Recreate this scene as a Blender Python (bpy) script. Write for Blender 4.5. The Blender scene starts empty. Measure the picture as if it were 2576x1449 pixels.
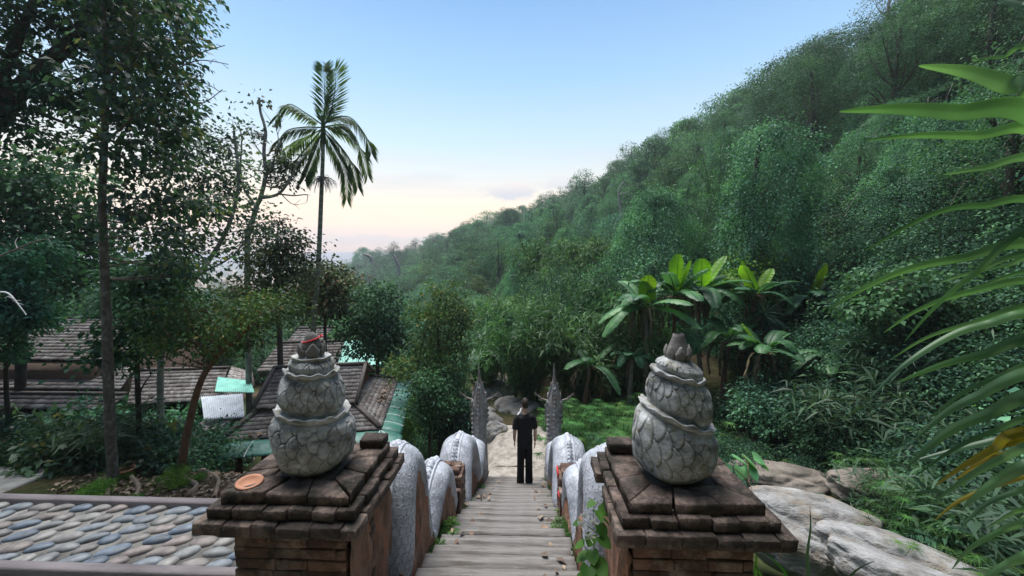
import bpy, bmesh, math, random
import numpy as np
from mathutils import Vector, Matrix, noise as mnoise
R = math.radians
SC = bpy.context.scene
COL = SC.collection
# ------------------------------------------------------------------ camera
PS, PT, FPX = R(2.15), R(3.9), 968.5
CX = .215
cam = bpy.data.cameras.new('camera'); camo = bpy.data.objects.new('camera', cam); COL.objects.link(camo)
cam.sensor_width = 36; cam.lens = 36*FPX/2576; cam.clip_end = 9000; cam.clip_start = .05
camo.location = (CX, 0, 0); camo.rotation_euler = (R(90)-PT, 0, PS)
SC.camera = camo

def ray(u, v):
    x = (u-1288)/FPX; y = -(v-724.5)/FPX
    k = math.cos(PT)+y*math.sin(PT)
    return Vector((x*math.cos(PS)-k*math.sin(PS), x*math.sin(PS)+k*math.cos(PS), -math.sin(PT)+y*math.cos(PT)))
def at(u, v, Y):
    d = ray(u, v); t = Y/d.y
    return Vector((CX+d.x*t, Y, d.z*t))
def atz(u, v, z):
    d = ray(u, v); t = z/d.z
    return Vector((CX+d.x*t, d.y*t, z))
def theta(u):
    d = ray(u, 658); return math.atan2(d.x, d.y)

# ------------------------------------------------------------------ scene tree helpers
def tag(o, label=None, cat=None, group=None, kind=None):
    if label: o['label'] = label
    if cat: o['category'] = cat
    if group: o['group'] = group
    if kind: o['kind'] = kind
    return o
def empty(name, loc=(0,0,0), rz=0, label=None, cat=None, group=None):
    o = bpy.data.objects.new(name, None); COL.objects.link(o)
    o.location = loc; o.rotation_euler = (0,0,rz); o.empty_display_size = .1
    return tag(o, label, cat, group)
def link(name, me, parent=None, loc=None):
    o = bpy.data.objects.new(name, me); COL.objects.link(o)
    if parent is not None: o.parent = parent
    if loc is not None: o.location = loc
    return o
def copy_tree(o, parent=None):
    c = o.copy(); COL.objects.link(c)
    if parent is not None: c.parent = parent
    for ch in list(o.children): copy_tree(ch, c)
    return c

class MB:
    """collects verts and faces (any n-gons) with material slots, links as one mesh"""
    def __init__(s): s.v=[]; s.f=[]; s.m=[]; s.n=0; s.attr=[]
    def add(s, V, F, m=0):
        V = np.asarray(V, float).reshape(-1,3); s.v.append(V)
        k = s.n
        for f in F: s.f.append([i+k for i in f]); s.m.append(m)
        s.n += len(V)
    def box(s, lo, hi, m=0, jit=0, rng=random, rot=None, bev=0):
        lo = np.array(lo,float); hi=np.array(hi,float)
        if bev > 0:
            c=(lo+hi)/2; h=(hi-lo)/2; b=min(bev, *(h*.45))
            V=[];
            for sx in (-1,1):
                for sy in (-1,1):
                    for sz in (-1,1):
                        sg=np.array((sx,sy,sz))
                        j = np.array([rng.uniform(-jit,jit) for _ in range(3)])
                        for ax in range(3):
                            p=sg*(h-b); p[ax]=sg[ax]*h[ax]; V.append(c+p+j)
            V=np.array(V)
            idx=lambda sx,sy,sz,ax: ((sx>0)*4+(sy>0)*2+(sz>0))*3+ax
            F=[]
            for ax in range(3):
                o1,o2=[(1,2),(2,0),(0,1)][ax]
                for sg in (-1,1):
                    q=[]
                    for a,b2 in ((-1,-1),(1,-1),(1,1),(-1,1)):
                        t=[0,0,0]; t[ax]=sg; t[o1]=a; t[o2]=b2; q.append(idx(*t,ax))
                    F.append(q if sg>0 else q[::-1])
            for ax in range(3):          # edges along ax
                o1,o2=[(1,2),(2,0),(0,1)][ax]
                for a in (-1,1):
                    for b2 in (-1,1):
                        t=[0,0,0]; t[o1]=a; t[o2]=b2
                        t[ax]=-1; p1=idx(*t,o1); p2=idx(*t,o2)
                        t[ax]=1; p3=idx(*t,o2); p4=idx(*t,o1)
                        q=[p1,p2,p3,p4]
                        F.append(q[::-1] if a*b2<0 else q)
            for sx in (-1,1):
                for sy in (-1,1):
                    for sz in (-1,1):
                        q=[idx(sx,sy,sz,0),idx(sx,sy,sz,1),idx(sx,sy,sz,2)]
                        F.append(q if sx*sy*sz>0 else q[::-1])
        else:
            V=np.array([[ (lo,hi)[i>>2&1][0],(lo,hi)[i>>1&1][1],(lo,hi)[i&1][2]] for i in range(8)])
            if jit: V=V+np.array([[rng.uniform(-jit,jit) for _ in range(3)] for _ in range(8)])
            F=[[0,1,3,2],[4,6,7,5],[0,4,5,1],[2,3,7,6],[0,2,6,4],[1,5,7,3]]
        if rot is not None:
            c=(lo+hi)/2; M=np.array(rot.to_3x3() if hasattr(rot,'to_3x3') else rot); V=(V-c)@M.T+c
        s.add(V,F,m)
    def grid(s, V, m=0, closeU=False, closeV=False, flip=False):
        V=np.asarray(V,float); a,b=V.shape[:2]
        I,J=np.meshgrid(np.arange(a-(0 if closeU else 1)),np.arange(b-(0 if closeV else 1)),indexing='ij'); I=I.ravel(); J=J.ravel()
        I2=(I+1)%a; J2=(J+1)%b
        q=np.stack([I*b+J,I2*b+J,I2*b+J2,I*b+J2],1)+s.n
        if flip: q=q[:,::-1]
        s.v.append(V.reshape(-1,3)); s.n+=a*b; s.f.extend(q.tolist()); s.m.extend([m]*len(q))
    def tube(s, pts, rad, n=7, m=0, cap=True, flat=None, rough=0, rng=None):
        pts=[Vector(p) for p in pts]; k=len(pts)
        if not hasattr(rad,'__len__'): rad=[rad]*k
        up=Vector((0,0,1)); prev=None; rings=[]
        for i in range(k):
            t=(pts[min(i+1,k-1)]-pts[max(i-1,0)])
            if t.length<1e-9: t=Vector((0,0,1))
            t.normalize()
            if prev is None:
                a=t.cross(Vector((1,0,0)) if abs(t.x)<.8 else Vector((0,1,0))).normalized()
            else:
                a=(prev-t*prev.dot(t))
                a=a.normalized() if a.length>1e-6 else t.orthogonal().normalized()
            prev=a; b=t.cross(a)
            ring=[]
            for j in range(n):
                an=2*math.pi*j/n; rr=rad[i]
                if rough and rng: rr*=1+rng.uniform(-rough,rough)
                ring.append(pts[i]+a*(math.cos(an)*rr)+b*(math.sin(an)*rr))
            rings.append([tuple(p) for p in ring])
        V=np.array(rings); s.grid(V,m,closeV=True,flip=True)
        if cap:
            k0=s.n-k*n
            s.f.append([k0+j for j in range(n)]); s.m.append(m)
            s.f.append([s.n-n+j for j in range(n)][::-1]); s.m.append(m)
    def loft(s, rings, n=16, m=0, power=2.0):
        """rings: (cx,cy,cz,rx,ry[,tiltx]) horizontal ellipses, capped"""
        V=[]
        for r in rings:
            cx,cy,cz,rx,ry=r[:5]; row=[]
            for j in range(n):
                an=2*math.pi*j/n; c,q=math.cos(an),math.sin(an)
                c=math.copysign(abs(c)**(2/power),c); q=math.copysign(abs(q)**(2/power),q)
                row.append((cx+rx*c,cy+ry*q,cz))
            V.append(row)
        k0=s.n; s.grid(np.array(V),m,closeV=True,flip=True)
        s.f.append([k0+j for j in range(n)][::1]); s.m.append(m)
        s.f.append([s.n-n+j for j in range(n)][::-1]); s.m.append(m)
    def ell(s, c, r, nu=12, nv=8, m=0, rot=None):
        V=[]
        for i in range(nv+1):
            ph=math.pi*i/nv
            for j in range(nu):
                an=2*math.pi*j/nu
                V.append((r[0]*math.sin(ph)*math.cos(an), r[1]*math.sin(ph)*math.sin(an), r[2]*math.cos(ph)))
        V=np.array(V)
        if rot is not None: V=V@np.array(rot.to_3x3()).T
        s.grid((V+np.array(c)).reshape(nv+1,nu,3),m,closeV=True)
    def quads(s, V, m=0):
        """V (n,4,3)"""
        n=len(V)
        if n==0: return
        k=s.n; s.v.append(V.reshape(-1,3)); s.n+=4*n
        s.f.extend((np.arange(4*n).reshape(n,4)+k).tolist()); s.m.extend([m]*n)
    def mesh(s, name, mats, smooth=False):
        me=bpy.data.meshes.new(name)
        V=np.concatenate(s.v) if s.v else np.zeros((0,3))
        ln=np.array([len(f) for f in s.f],dtype=np.int32)
        lp=np.array([i for f in s.f for i in f],dtype=np.int32)
        me.vertices.add(len(V)); me.vertices.foreach_set('co',V.astype(np.float32).ravel())
        me.loops.add(len(lp)); me.loops.foreach_set('vertex_index',lp)
        me.polygons.add(len(ln)); me.polygons.foreach_set('loop_start',np.concatenate([[0],np.cumsum(ln)[:-1]]).astype(np.int32))
        me.polygons.foreach_set('loop_total',ln)
        me.polygons.foreach_set('material_index',np.array(s.m,dtype=np.int32))
        me.update(calc_edges=True); me.validate()
        if smooth: me.polygons.foreach_set('use_smooth',np.ones(len(me.polygons),dtype=bool))
        for mm in (mats if isinstance(mats,(list,tuple)) else [mats]): me.materials.append(mm)
        return me
    def build(s, name, mats, parent=None, smooth=False, loc=None):
        return link(name, s.mesh(name,mats,smooth), parent, loc)

def fix_normals(me):
    bm=bmesh.new(); bm.from_mesh(me); bmesh.ops.recalc_face_normals(bm,faces=bm.faces[:]); bm.to_mesh(me); bm.free()
def remeshed(mb, name, mat, voxel=.012, smooth=3):
    me=mb.mesh(name,mat); fix_normals(me)
    o=bpy.data.objects.new('tmp',me); COL.objects.link(o)
    r=o.modifiers.new('r','REMESH'); r.mode='VOXEL'; r.voxel_size=voxel
    if smooth: q=o.modifiers.new('s','SMOOTH'); q.iterations=smooth; q.factor=.5
    dg=bpy.context.evaluated_depsgraph_get(); dg.update()
    out=bpy.data.meshes.new_from_object(o.evaluated_get(dg)); out.name=name
    bpy.data.objects.remove(o); out.materials.clear(); out.materials.append(mat)
    out.polygons.foreach_set('use_smooth',np.ones(len(out.polygons),dtype=bool))
    return out
def spline(P, n):
    """Catmull-Rom through P, n samples"""
    P=np.array(P,float); k=len(P); t=np.linspace(0,k-1,n); out=[]
    for q in t:
        i=min(int(q),k-2); f=q-i
        p0=P[max(i-1,0)];p1=P[i];p2=P[i+1];p3=P[min(i+2,k-1)]
        out.append(.5*((2*p1)+(p2-p0)*f+(2*p0-5*p1+4*p2-p3)*f*f+(3*p1-p0-3*p2+p3)*f**3))
    return np.array(out)

# ------------------------------------------------------------------ materials
def newmat(name):
    m=bpy.data.materials.new(name); m.use_nodes=True; nt=m.node_tree; nt.nodes.clear()
    return m,nt,nt.nodes,nt.links
def nd(N, t, **kw):
    n=N.new(t)
    for k,v in kw.items():
        if k in n.inputs.keys() if isinstance(k,str) else False: n.inputs[k].default_value=v
        else: setattr(n,k,v)
    return n
def ramp(N, stops, interp='LINEAR'):
    r=N.new('ShaderNodeValToRGB'); e=r.color_ramp.elements; r.color_ramp.interpolation=interp
    while len(e)<len(stops): e.new(.5)
    for i,(p,c) in enumerate(stops): e[i].position=p; e[i].color=(*c,1) if len(c)==3 else c
    return r
def mixc(N, L, f, a, b, mode='MIX'):
    m=N.new('ShaderNodeMix'); m.data_type='RGBA'; m.blend_type=mode
    for s,v in ((0,f),(6,a),(7,b)):
        if hasattr(v,'is_output'): L.new(v,m.inputs[s])
        else: m.inputs[s].default_value=v if not isinstance(v,tuple) else (*v,1)
    return m.outputs[2]
def leaf_mat(name, c1, c2, rare=None, trans=.3, rough=.45, val=.25, tcol=None, spec=.4, patch=.9):
    m,nt,N,L=newmat(name)
    g=N.new('ShaderNodeNewGeometry'); oi=N.new('ShaderNodeObjectInfo')
    st=[(0,c1),(.85,c2)]
    if rare: st=[(0,c1),(.9,c2),(.94,rare)]
    r=ramp(N,st); L.new(g.outputs['Random Per Island'],r.inputs[0])
    tco=N.new('ShaderNodeTexCoord'); nz=N.new('ShaderNodeTexNoise'); nz.inputs['Scale'].default_value=patch; nz.inputs['Detail'].default_value=2; L.new(tco.outputs['Object'],nz.inputs[0])
    pr=ramp(N,[(.32,(.42,.47,.55)),(.5,(.92,.92,.92)),(.68,(1.65,1.58,1.3))]); L.new(nz.outputs[0],pr.inputs[0])   # old and new growth
    base=mixc(N,L,1.0,r.outputs[0],pr.outputs[0],'MULTIPLY')
    hsv=N.new('ShaderNodeHueSaturation'); L.new(base,hsv.inputs['Color'])
    mr=N.new('ShaderNodeMapRange'); L.new(oi.outputs['Random'],mr.inputs[0]); mr.inputs[3].default_value=1-val; mr.inputs[4].default_value=1+val
    L.new(mr.outputs[0],hsv.inputs['Value'])
    ma=N.new('ShaderNodeMath'); ma.operation='MULTIPLY_ADD'; L.new(oi.outputs['Random'],ma.inputs[0]); ma.inputs[1].default_value=7.31; ma.inputs[2].default_value=0
    fr=N.new('ShaderNodeMath'); fr.operation='FRACT'; L.new(ma.outputs[0],fr.inputs[0])
    mr2=N.new('ShaderNodeMapRange'); L.new(fr.outputs[0],mr2.inputs[0]); mr2.inputs[3].default_value=.48; mr2.inputs[4].default_value=.525
    L.new(mr2.outputs[0],hsv.inputs['Hue'])
    p=N.new('ShaderNodeBsdfPrincipled'); L.new(hsv.outputs[0],p.inputs['Base Color']); p.inputs['Roughness'].default_value=rough
    p.inputs['Specular IOR Level'].default_value=spec
    t=N.new('ShaderNodeBsdfTranslucent')
    tc=mixc(N,L,1.0,hsv.outputs[0],tcol or (1.25,1.35,.7),'MULTIPLY'); L.new(tc,t.inputs[0])
    mx=N.new('ShaderNodeMixShader'); mx.inputs[0].default_value=trans; L.new(p.outputs[0],mx.inputs[1]); L.new(t.outputs[0],mx.inputs[2])
    o=N.new('ShaderNodeOutputMaterial'); L.new(mx.outputs[0],o.inputs[0])
    return m
def surf_mat(name, c1, c2, scale=8, stretch=(1,1,1), bump=.3, bdist=.01, rough=.85, stain=None, stain_scale=2.5, stain_amt=.5, stain2=None,
             island=0, spec=.3, metallic=0, detail=8, fine=60, coords='Object', lo=.3, hi=.7, groove=None):
    """two-colour noise, optional stain patches, per-island value jitter, bump"""
    m,nt,N,L=newmat(name)
    tc=N.new('ShaderNodeTexCoord'); mp=N.new('ShaderNodeMapping'); L.new(tc.outputs[coords],mp.inputs[0]); mp.inputs['Scale'].default_value=stretch
    n1=N.new('ShaderNodeTexNoise'); n1.inputs['Scale'].default_value=scale; n1.inputs['Detail'].default_value=detail; n1.inputs['Roughness'].default_value=.65
    L.new(mp.outputs[0],n1.inputs[0])
    r=ramp(N,[(lo,c1),(hi,c2)]); L.new(n1.outputs[0],r.inputs[0]); col=r.outputs[0]
    def patch(col,c,sc,amt,off):
        mp2=N.new('ShaderNodeMapping'); L.new(tc.outputs[coords],mp2.inputs[0]); mp2.inputs['Location'].default_value=(off,off*2.3,off*.7)
        mp2.inputs['Scale'].default_value=tuple(.5+.5*q for q in stretch)
        n2=N.new('ShaderNodeTexNoise'); n2.inputs['Scale'].default_value=sc; n2.inputs['Detail'].default_value=6; n2.inputs['Roughness'].default_value=.7
        L.new(mp2.outputs[0],n2.inputs[0])
        r2=ramp(N,[(.48,(0,0,0)),(.66,(amt,)*3)]); L.new(n2.outputs[0],r2.inputs[0])
        return mixc(N,L,r2.outputs[0],col,c)
    if stain: col=patch(col,stain,stain_scale,stain_amt,3.1)
    if stain2: col=patch(col,stain2,stain_scale*1.7,stain_amt,11.7)
    if island:
        g=N.new('ShaderNodeNewGeometry'); mr=N.new('ShaderNodeMapRange'); L.new(g.outputs['Random Per Island'],mr.inputs[0])
        mr.inputs[3].default_value=1-island; mr.inputs[4].default_value=1+island
        hs=N.new('ShaderNodeHueSaturation'); L.new(col,hs.inputs['Color']); L.new(mr.outputs[0],hs.inputs['Value']); col=hs.outputs[0]
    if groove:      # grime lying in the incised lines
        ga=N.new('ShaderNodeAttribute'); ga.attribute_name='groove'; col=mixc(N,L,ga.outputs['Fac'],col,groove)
    p=N.new('ShaderNodeBsdfPrincipled'); L.new(col,p.inputs['Base Color']); p.inputs['Roughness'].default_value=rough
    p.inputs['Specular IOR Level'].default_value=spec; p.inputs['Metallic'].default_value=metallic
    if bump:
        n3=N.new('ShaderNodeTexNoise'); n3.inputs['Scale'].default_value=fine; n3.inputs['Detail'].default_value=6; L.new(mp.outputs[0],n3.inputs[0])
        ad=N.new('ShaderNodeMath'); ad.operation='ADD'; L.new(n1.outputs[0],ad.inputs[0])
        ml=N.new('ShaderNodeMath'); ml.operation='MULTIPLY'; L.new(n3.outputs[0],ml.inputs[0]); ml.inputs[1].default_value=.5; L.new(ml.outputs[0],ad.inputs[1])
        b=N.new('ShaderNodeBump'); b.inputs['Strength'].default_value=bump; b.inputs['Distance'].default_value=bdist; L.new(ad.outputs[0],b.inputs['Height'])
        L.new(b.outputs[0],p.inputs['Normal'])
    o=N.new('ShaderNodeOutputMaterial'); L.new(p.outputs[0],o.inputs[0])
    return m
M={}
M['brick']=surf_mat('old_brick',(.022,.019,.017),(.085,.060,.050),scale=9,bump=1,bdist=.02,stain=(.017,.019,.013),stain_scale=4.5,stain_amt=.9,stain2=(.19,.14,.115),island=.4,fine=45)
M['brick_red']=surf_mat('worn_red_brick',(.060,.034,.026),(.165,.092,.064),scale=7,bump=1,bdist=.02,stain=(.030,.026,.021),stain_scale=3,stain_amt=.9,stain2=(.24,.19,.155),island=.35,fine=45)
M['plaster']=surf_mat('eroded_plaster',(.13,.075,.05),(.42,.25,.17),scale=9,stretch=(1,1,.28),bump=1,bdist=.03,stain=(.07,.05,.04),stain_scale=4,stain_amt=.8,stain2=(.4,.17,.10),fine=40)
M['mortar']=surf_mat('mortar',(.05,.042,.038),(.10,.085,.075),scale=14,bump=.5)
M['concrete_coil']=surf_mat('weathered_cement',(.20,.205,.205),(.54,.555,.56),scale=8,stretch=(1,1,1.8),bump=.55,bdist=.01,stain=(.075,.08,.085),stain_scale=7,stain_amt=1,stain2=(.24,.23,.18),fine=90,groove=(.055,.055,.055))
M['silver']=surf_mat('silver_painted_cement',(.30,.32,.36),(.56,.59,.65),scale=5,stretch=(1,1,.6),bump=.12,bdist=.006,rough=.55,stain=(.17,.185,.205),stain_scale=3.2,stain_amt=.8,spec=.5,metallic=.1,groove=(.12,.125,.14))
M['bud']=surf_mat('dark_cement',(.09,.085,.08),(.22,.21,.20),scale=8,bump=.4,stain=(.3,.3,.3),stain_scale=5,stain_amt=.5)
M['nagahead']=surf_mat('grey_stone_head',(.17,.165,.16),(.46,.46,.46),scale=8,bump=.5,bdist=.012,stain=(.09,.085,.08),stain_scale=3,stain_amt=.7,stain2=(.3,.22,.18))
M['step']=surf_mat('weathered_step',(.105,.098,.092),(.275,.26,.245),scale=6,stretch=(.22,5,3),bump=.9,bdist=.014,stain=(.09,.078,.068),stain_scale=3.5,stain_amt=.85,island=.2,fine=50)  # besides weathering, crosswise streaks stand in for shadow lines between treads
M['landing']=surf_mat('landing_stone',(.22,.195,.165),(.42,.385,.34),scale=5,bump=.8,bdist=.02,stain=(.13,.11,.09),stain_scale=3.2,stain_amt=.8)
M['cement']=surf_mat('parapet_cement',(.25,.25,.24),(.42,.42,.40),scale=9,bump=.5,bdist=.008,stain=(.14,.14,.13),stain_scale=4,stain_amt=.5)
M['cobble_bed']=surf_mat('cobble_mortar',(.13,.125,.115),(.27,.26,.24),scale=12,bump=.6,bdist=.008,stain=(.08,.075,.065),stain_scale=4,stain_amt=.7)
M['kerb']=surf_mat('kerb_board',(.10,.09,.095),(.20,.18,.185),scale=5,stretch=(.3,2,2),bump=.4,stain=(.06,.055,.06),stain_scale=3)
M['cobble']=None
M['rock']=surf_mat('granite',(.17,.168,.165),(.37,.37,.365),scale=2.6,stretch=(1,1.6,1.6),bump=1,bdist=.05,stain=(.075,.065,.052),stain_scale=1.3,stain_amt=.85,stain2=(.22,.175,.125),fine=18,coords='Object')
M['rock_brown']=surf_mat('brown_granite',(.13,.11,.09),(.27,.235,.20),scale=2.5,bump=.7,bdist=.04,stain=(.06,.055,.045),stain_scale=1.5,stain_amt=.7,fine=14)
M['shingle']=surf_mat('roof_shingle',(.12,.102,.095),(.25,.22,.205),scale=3,bump=.4,bdist=.01,stain=(.42,.41,.40),stain_scale=2.2,stain_amt=.6,stain2=(.06,.055,.05),island=.28)
M['ridge']=surf_mat('roof_ridge',(.06,.05,.045),(.13,.11,.10),scale=4,bump=.4)
M['timber']=surf_mat('dark_timber',(.05,.032,.024),(.11,.07,.05),scale=6,stretch=(1,1,.3),bump=.4)
M['redtimber']=surf_mat('red_timber',(.16,.06,.04),(.26,.1,.06),scale=6,bump=.3)
M['green_sheet']=surf_mat('green_sheet',(.015,.10,.075),(.035,.19,.145),scale=3,bump=.1,rough=.55,stain=(.02,.06,.05),stain_scale=2.5,stain_amt=.6,stain2=(.2,.3,.27),spec=.5)
M['mint_sheet']=surf_mat('mint_sheet',(.16,.45,.38),(.28,.6,.5),scale=3,bump=.1,rough=.4,stain=(.08,.2,.18),stain_scale=3,spec=.5)
M['white_sheet']=surf_mat('white_sheet',(.42,.47,.53),(.62,.67,.72),scale=3,bump=.1,rough=.4,stain=(.3,.3,.3),stain_scale=3,spec=.5)
M['white']=surf_mat('white_paint',(.65,.67,.66),(.8,.8,.8),scale=8,bump=.1,rough=.6)
M['bark']=surf_mat('spotted_bark',(.10,.075,.06),(.22,.19,.165),scale=16,stretch=(1,1,.6),bump=.8,bdist=.012,stain=(.38,.36,.33),stain_scale=9,stain_amt=.6,stain2=(.05,.04,.035))
M['bark_dark']=surf_mat('dark_bark',(.035,.028,.024),(.09,.072,.062),scale=10,stretch=(1,1,.4),bump=.8,bdist=.012,stain=(.14,.125,.11),stain_scale=6,stain_amt=.4)
M['bark_red']=surf_mat('reddish_bark',(.12,.06,.035),(.25,.14,.085),scale=10,stretch=(1,1,.35),bump=.8,bdist=.012,stain=(.07,.05,.04),stain_scale=5)
M['bark_pale']=surf_mat('pale_bark',(.22,.20,.18),(.42,.39,.36),scale=9,stretch=(1,1,.4),bump=.6,stain=(.12,.11,.1),stain_scale=5)
M['palmtrunk']=None
M['deadwood']=surf_mat('dry_twigs',(.16,.135,.12),(.32,.285,.26),scale=6,bump=.4)
M['terracotta']=surf_mat('terracotta',(.33,.15,.085),(.45,.23,.15),scale=12,bump=.25,bdist=.004,stain=(.22,.12,.085),stain_scale=8)
M['soil']=None
M['red']=surf_mat('red_ribbon',(.55,.03,.03),(.6,.05,.05),scale=10,bump=0)
# ------------------------------------------------------------------ special materials
def palette_mat(name, cols, rough=.8, bump=.3, scale=20, bdist=.004, mixn=.35):
    m,nt,N,L=newmat(name)
    g=N.new('ShaderNodeNewGeometry'); k=len(cols)
    r=ramp(N,[((i)/k,c) for i,c in enumerate(cols)],'CONSTANT'); L.new(g.outputs['Random Per Island'],r.inputs[0])
    tc=N.new('ShaderNodeTexCoord'); n=N.new('ShaderNodeTexNoise'); n.inputs['Scale'].default_value=scale; n.inputs['Detail'].default_value=7; L.new(tc.outputs['Object'],n.inputs[0])
    r2=ramp(N,[(.3,(.45,.45,.45)),(.7,(1.35,1.33,1.3))]); L.new(n.outputs[0],r2.inputs[0])
    c=mixc(N,L,1.0,r.outputs[0],r2.outputs[0],'MULTIPLY')
    p=N.new('ShaderNodeBsdfPrincipled'); L.new(c,p.inputs['Base Color']); p.inputs['Roughness'].default_value=rough
    b=N.new('ShaderNodeBump'); b.inputs['Strength'].default_value=bump; b.inputs['Distance'].default_value=bdist; L.new(n.outputs[0],b.inputs['Height']); L.new(b.outputs[0],p.inputs['Normal'])
    o=N.new('ShaderNodeOutputMaterial'); L.new(p.outputs[0],o.inputs[0]); return m
M['cobble']=palette_mat('river_cobble',[(.135,.16,.185),(.18,.175,.17),(.09,.12,.16),(.165,.142,.135),(.205,.205,.195),(.115,.135,.155),(.15,.14,.135),(.165,.175,.18)],rough=.6,scale=14)
M['litter_leaf']=palette_mat('dry_leaves',[(.22,.15,.10),(.14,.09,.06),(.32,.24,.17),(.10,.07,.05),(.26,.20,.15)],rough=.8)
M['city']=palette_mat('sun_tinted_facades',[(.85,.52,.36),(.88,.62,.44),(.7,.46,.36),(.8,.66,.5),(.55,.33,.25),(.88,.5,.36)],rough=.7,bump=0,scale=.05)  # warm low sunlight is put into the facade colours
def ringtrunk(name,c1,c2,cr,sc):
    m,nt,N,L=newmat(name)
    tc=N.new('ShaderNodeTexCoord'); w=N.new('ShaderNodeTexWave'); w.bands_direction='Z'; w.inputs['Scale'].default_value=sc; w.inputs['Distortion'].default_value=.6; L.new(tc.outputs['Object'],w.inputs[0])
    n=N.new('ShaderNodeTexNoise'); n.inputs['Scale'].default_value=5; n.inputs['Detail'].default_value=7; L.new(tc.outputs['Object'],n.inputs[0])
    r=ramp(N,[(.3,c1),(.7,c2)]); L.new(n.outputs[0],r.inputs[0])
    r2=ramp(N,[(.9,(0,0,0)),(.97,(.8,)*3)]); L.new(w.outputs[0],r2.inputs[0])
    c=mixc(N,L,r2.outputs[0],r.outputs[0],cr)
    p=N.new('ShaderNodeBsdfPrincipled'); L.new(c,p.inputs['Base Color']); p.inputs['Roughness'].default_value=.8
    o=N.new('ShaderNodeOutputMaterial'); L.new(p.outputs[0],o.inputs[0]); return m
M['palmtrunk']=ringtrunk('ringed_palm_trunk',(.15,.16,.12),(.28,.29,.23),(.42,.42,.38),1.3)
def soil_mat():
    m,nt,N,L=newmat('forest_floor')
    g=N.new('ShaderNodeNewGeometry')
    n=N.new('ShaderNodeTexNoise'); n.inputs['Scale'].default_value=.35; n.inputs['Detail'].default_value=9; L.new(g.outputs['Position'],n.inputs[0])
    n2=N.new('ShaderNodeTexNoise'); n2.inputs['Scale'].default_value=7; n2.inputs['Detail'].default_value=8; n2.inputs['Roughness'].default_value=.75; L.new(g.outputs['Position'],n2.inputs[0])
    r=ramp(N,[(.35,(.025,.045,.018)),(.5,(.05,.06,.025)),(.62,(.085,.066,.045))]); L.new(n.outputs[0],r.inputs[0])
    r2=ramp(N,[(.3,(.4,.4,.4)),(.7,(1.6,1.5,1.4))]); L.new(n2.outputs[0],r2.inputs[0])
    c=mixc(N,L,1.0,r.outputs[0],r2.outputs[0],'MULTIPLY')
    p=N.new('ShaderNodeBsdfPrincipled'); L.new(c,p.inputs['Base Color']); p.inputs['Roughness'].default_value=.95; p.inputs['Specular IOR Level'].default_value=.1
    b=N.new('ShaderNodeBump'); b.inputs['Strength'].default_value=1; b.inputs['Distance'].default_value=.06; L.new(n2.outputs[0],b.inputs['Height']); L.new(b.outputs[0],p.inputs['Normal'])
    o=N.new('ShaderNodeOutputMaterial'); L.new(p.outputs[0],o.inputs[0]); return m
M['soil']=soil_mat()

# ------------------------------------------------------------------ sky and light
SUN_EL, SUN_AZ = R(9), R(150)      # low sun, behind the hill at the camera's back
W=bpy.data.worlds.new('World'); SC.world=W; W.use_nodes=True
nt=W.node_tree; N=nt.nodes; L=nt.links; N.clear()
tc=N.new('ShaderNodeTexCoord')
sky=N.new('ShaderNodeTexSky'); sky.sky_type='NISHITA'; sky.sun_disc=False; sky.sun_elevation=SUN_EL; sky.sun_rotation=SUN_AZ
sky.air_density=1.0; sky.dust_density=1.5; sky.ozone_density=2.0
sx=N.new('ShaderNodeSeparateXYZ'); L.new(tc.outputs['Generated'],sx.inputs[0])
asn=N.new('ShaderNodeMath'); asn.operation='ARCSINE'; L.new(sx.outputs[2],asn.inputs[0])
el=N.new('ShaderNodeMapRange'); L.new(asn.outputs[0],el.inputs[0]); el.inputs[1].default_value=0; el.inputs[2].default_value=R(90)
rs=ramp(N,[(0,(.66,.46,.44)),(.02,(1.0,.60,.48)),(.05,(1.38,.78,.46)),(.085,(1.32,.90,.52)),(.12,(.92,.82,.68)),(.18,(.60,.77,.87)),(.27,(.34,.60,.90)),(.37,(.19,.42,.79)),(.5,(.30,.42,.72)),(1,(.34,.42,.58))])
L.new(el.outputs[0],rs.inputs[0])
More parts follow.
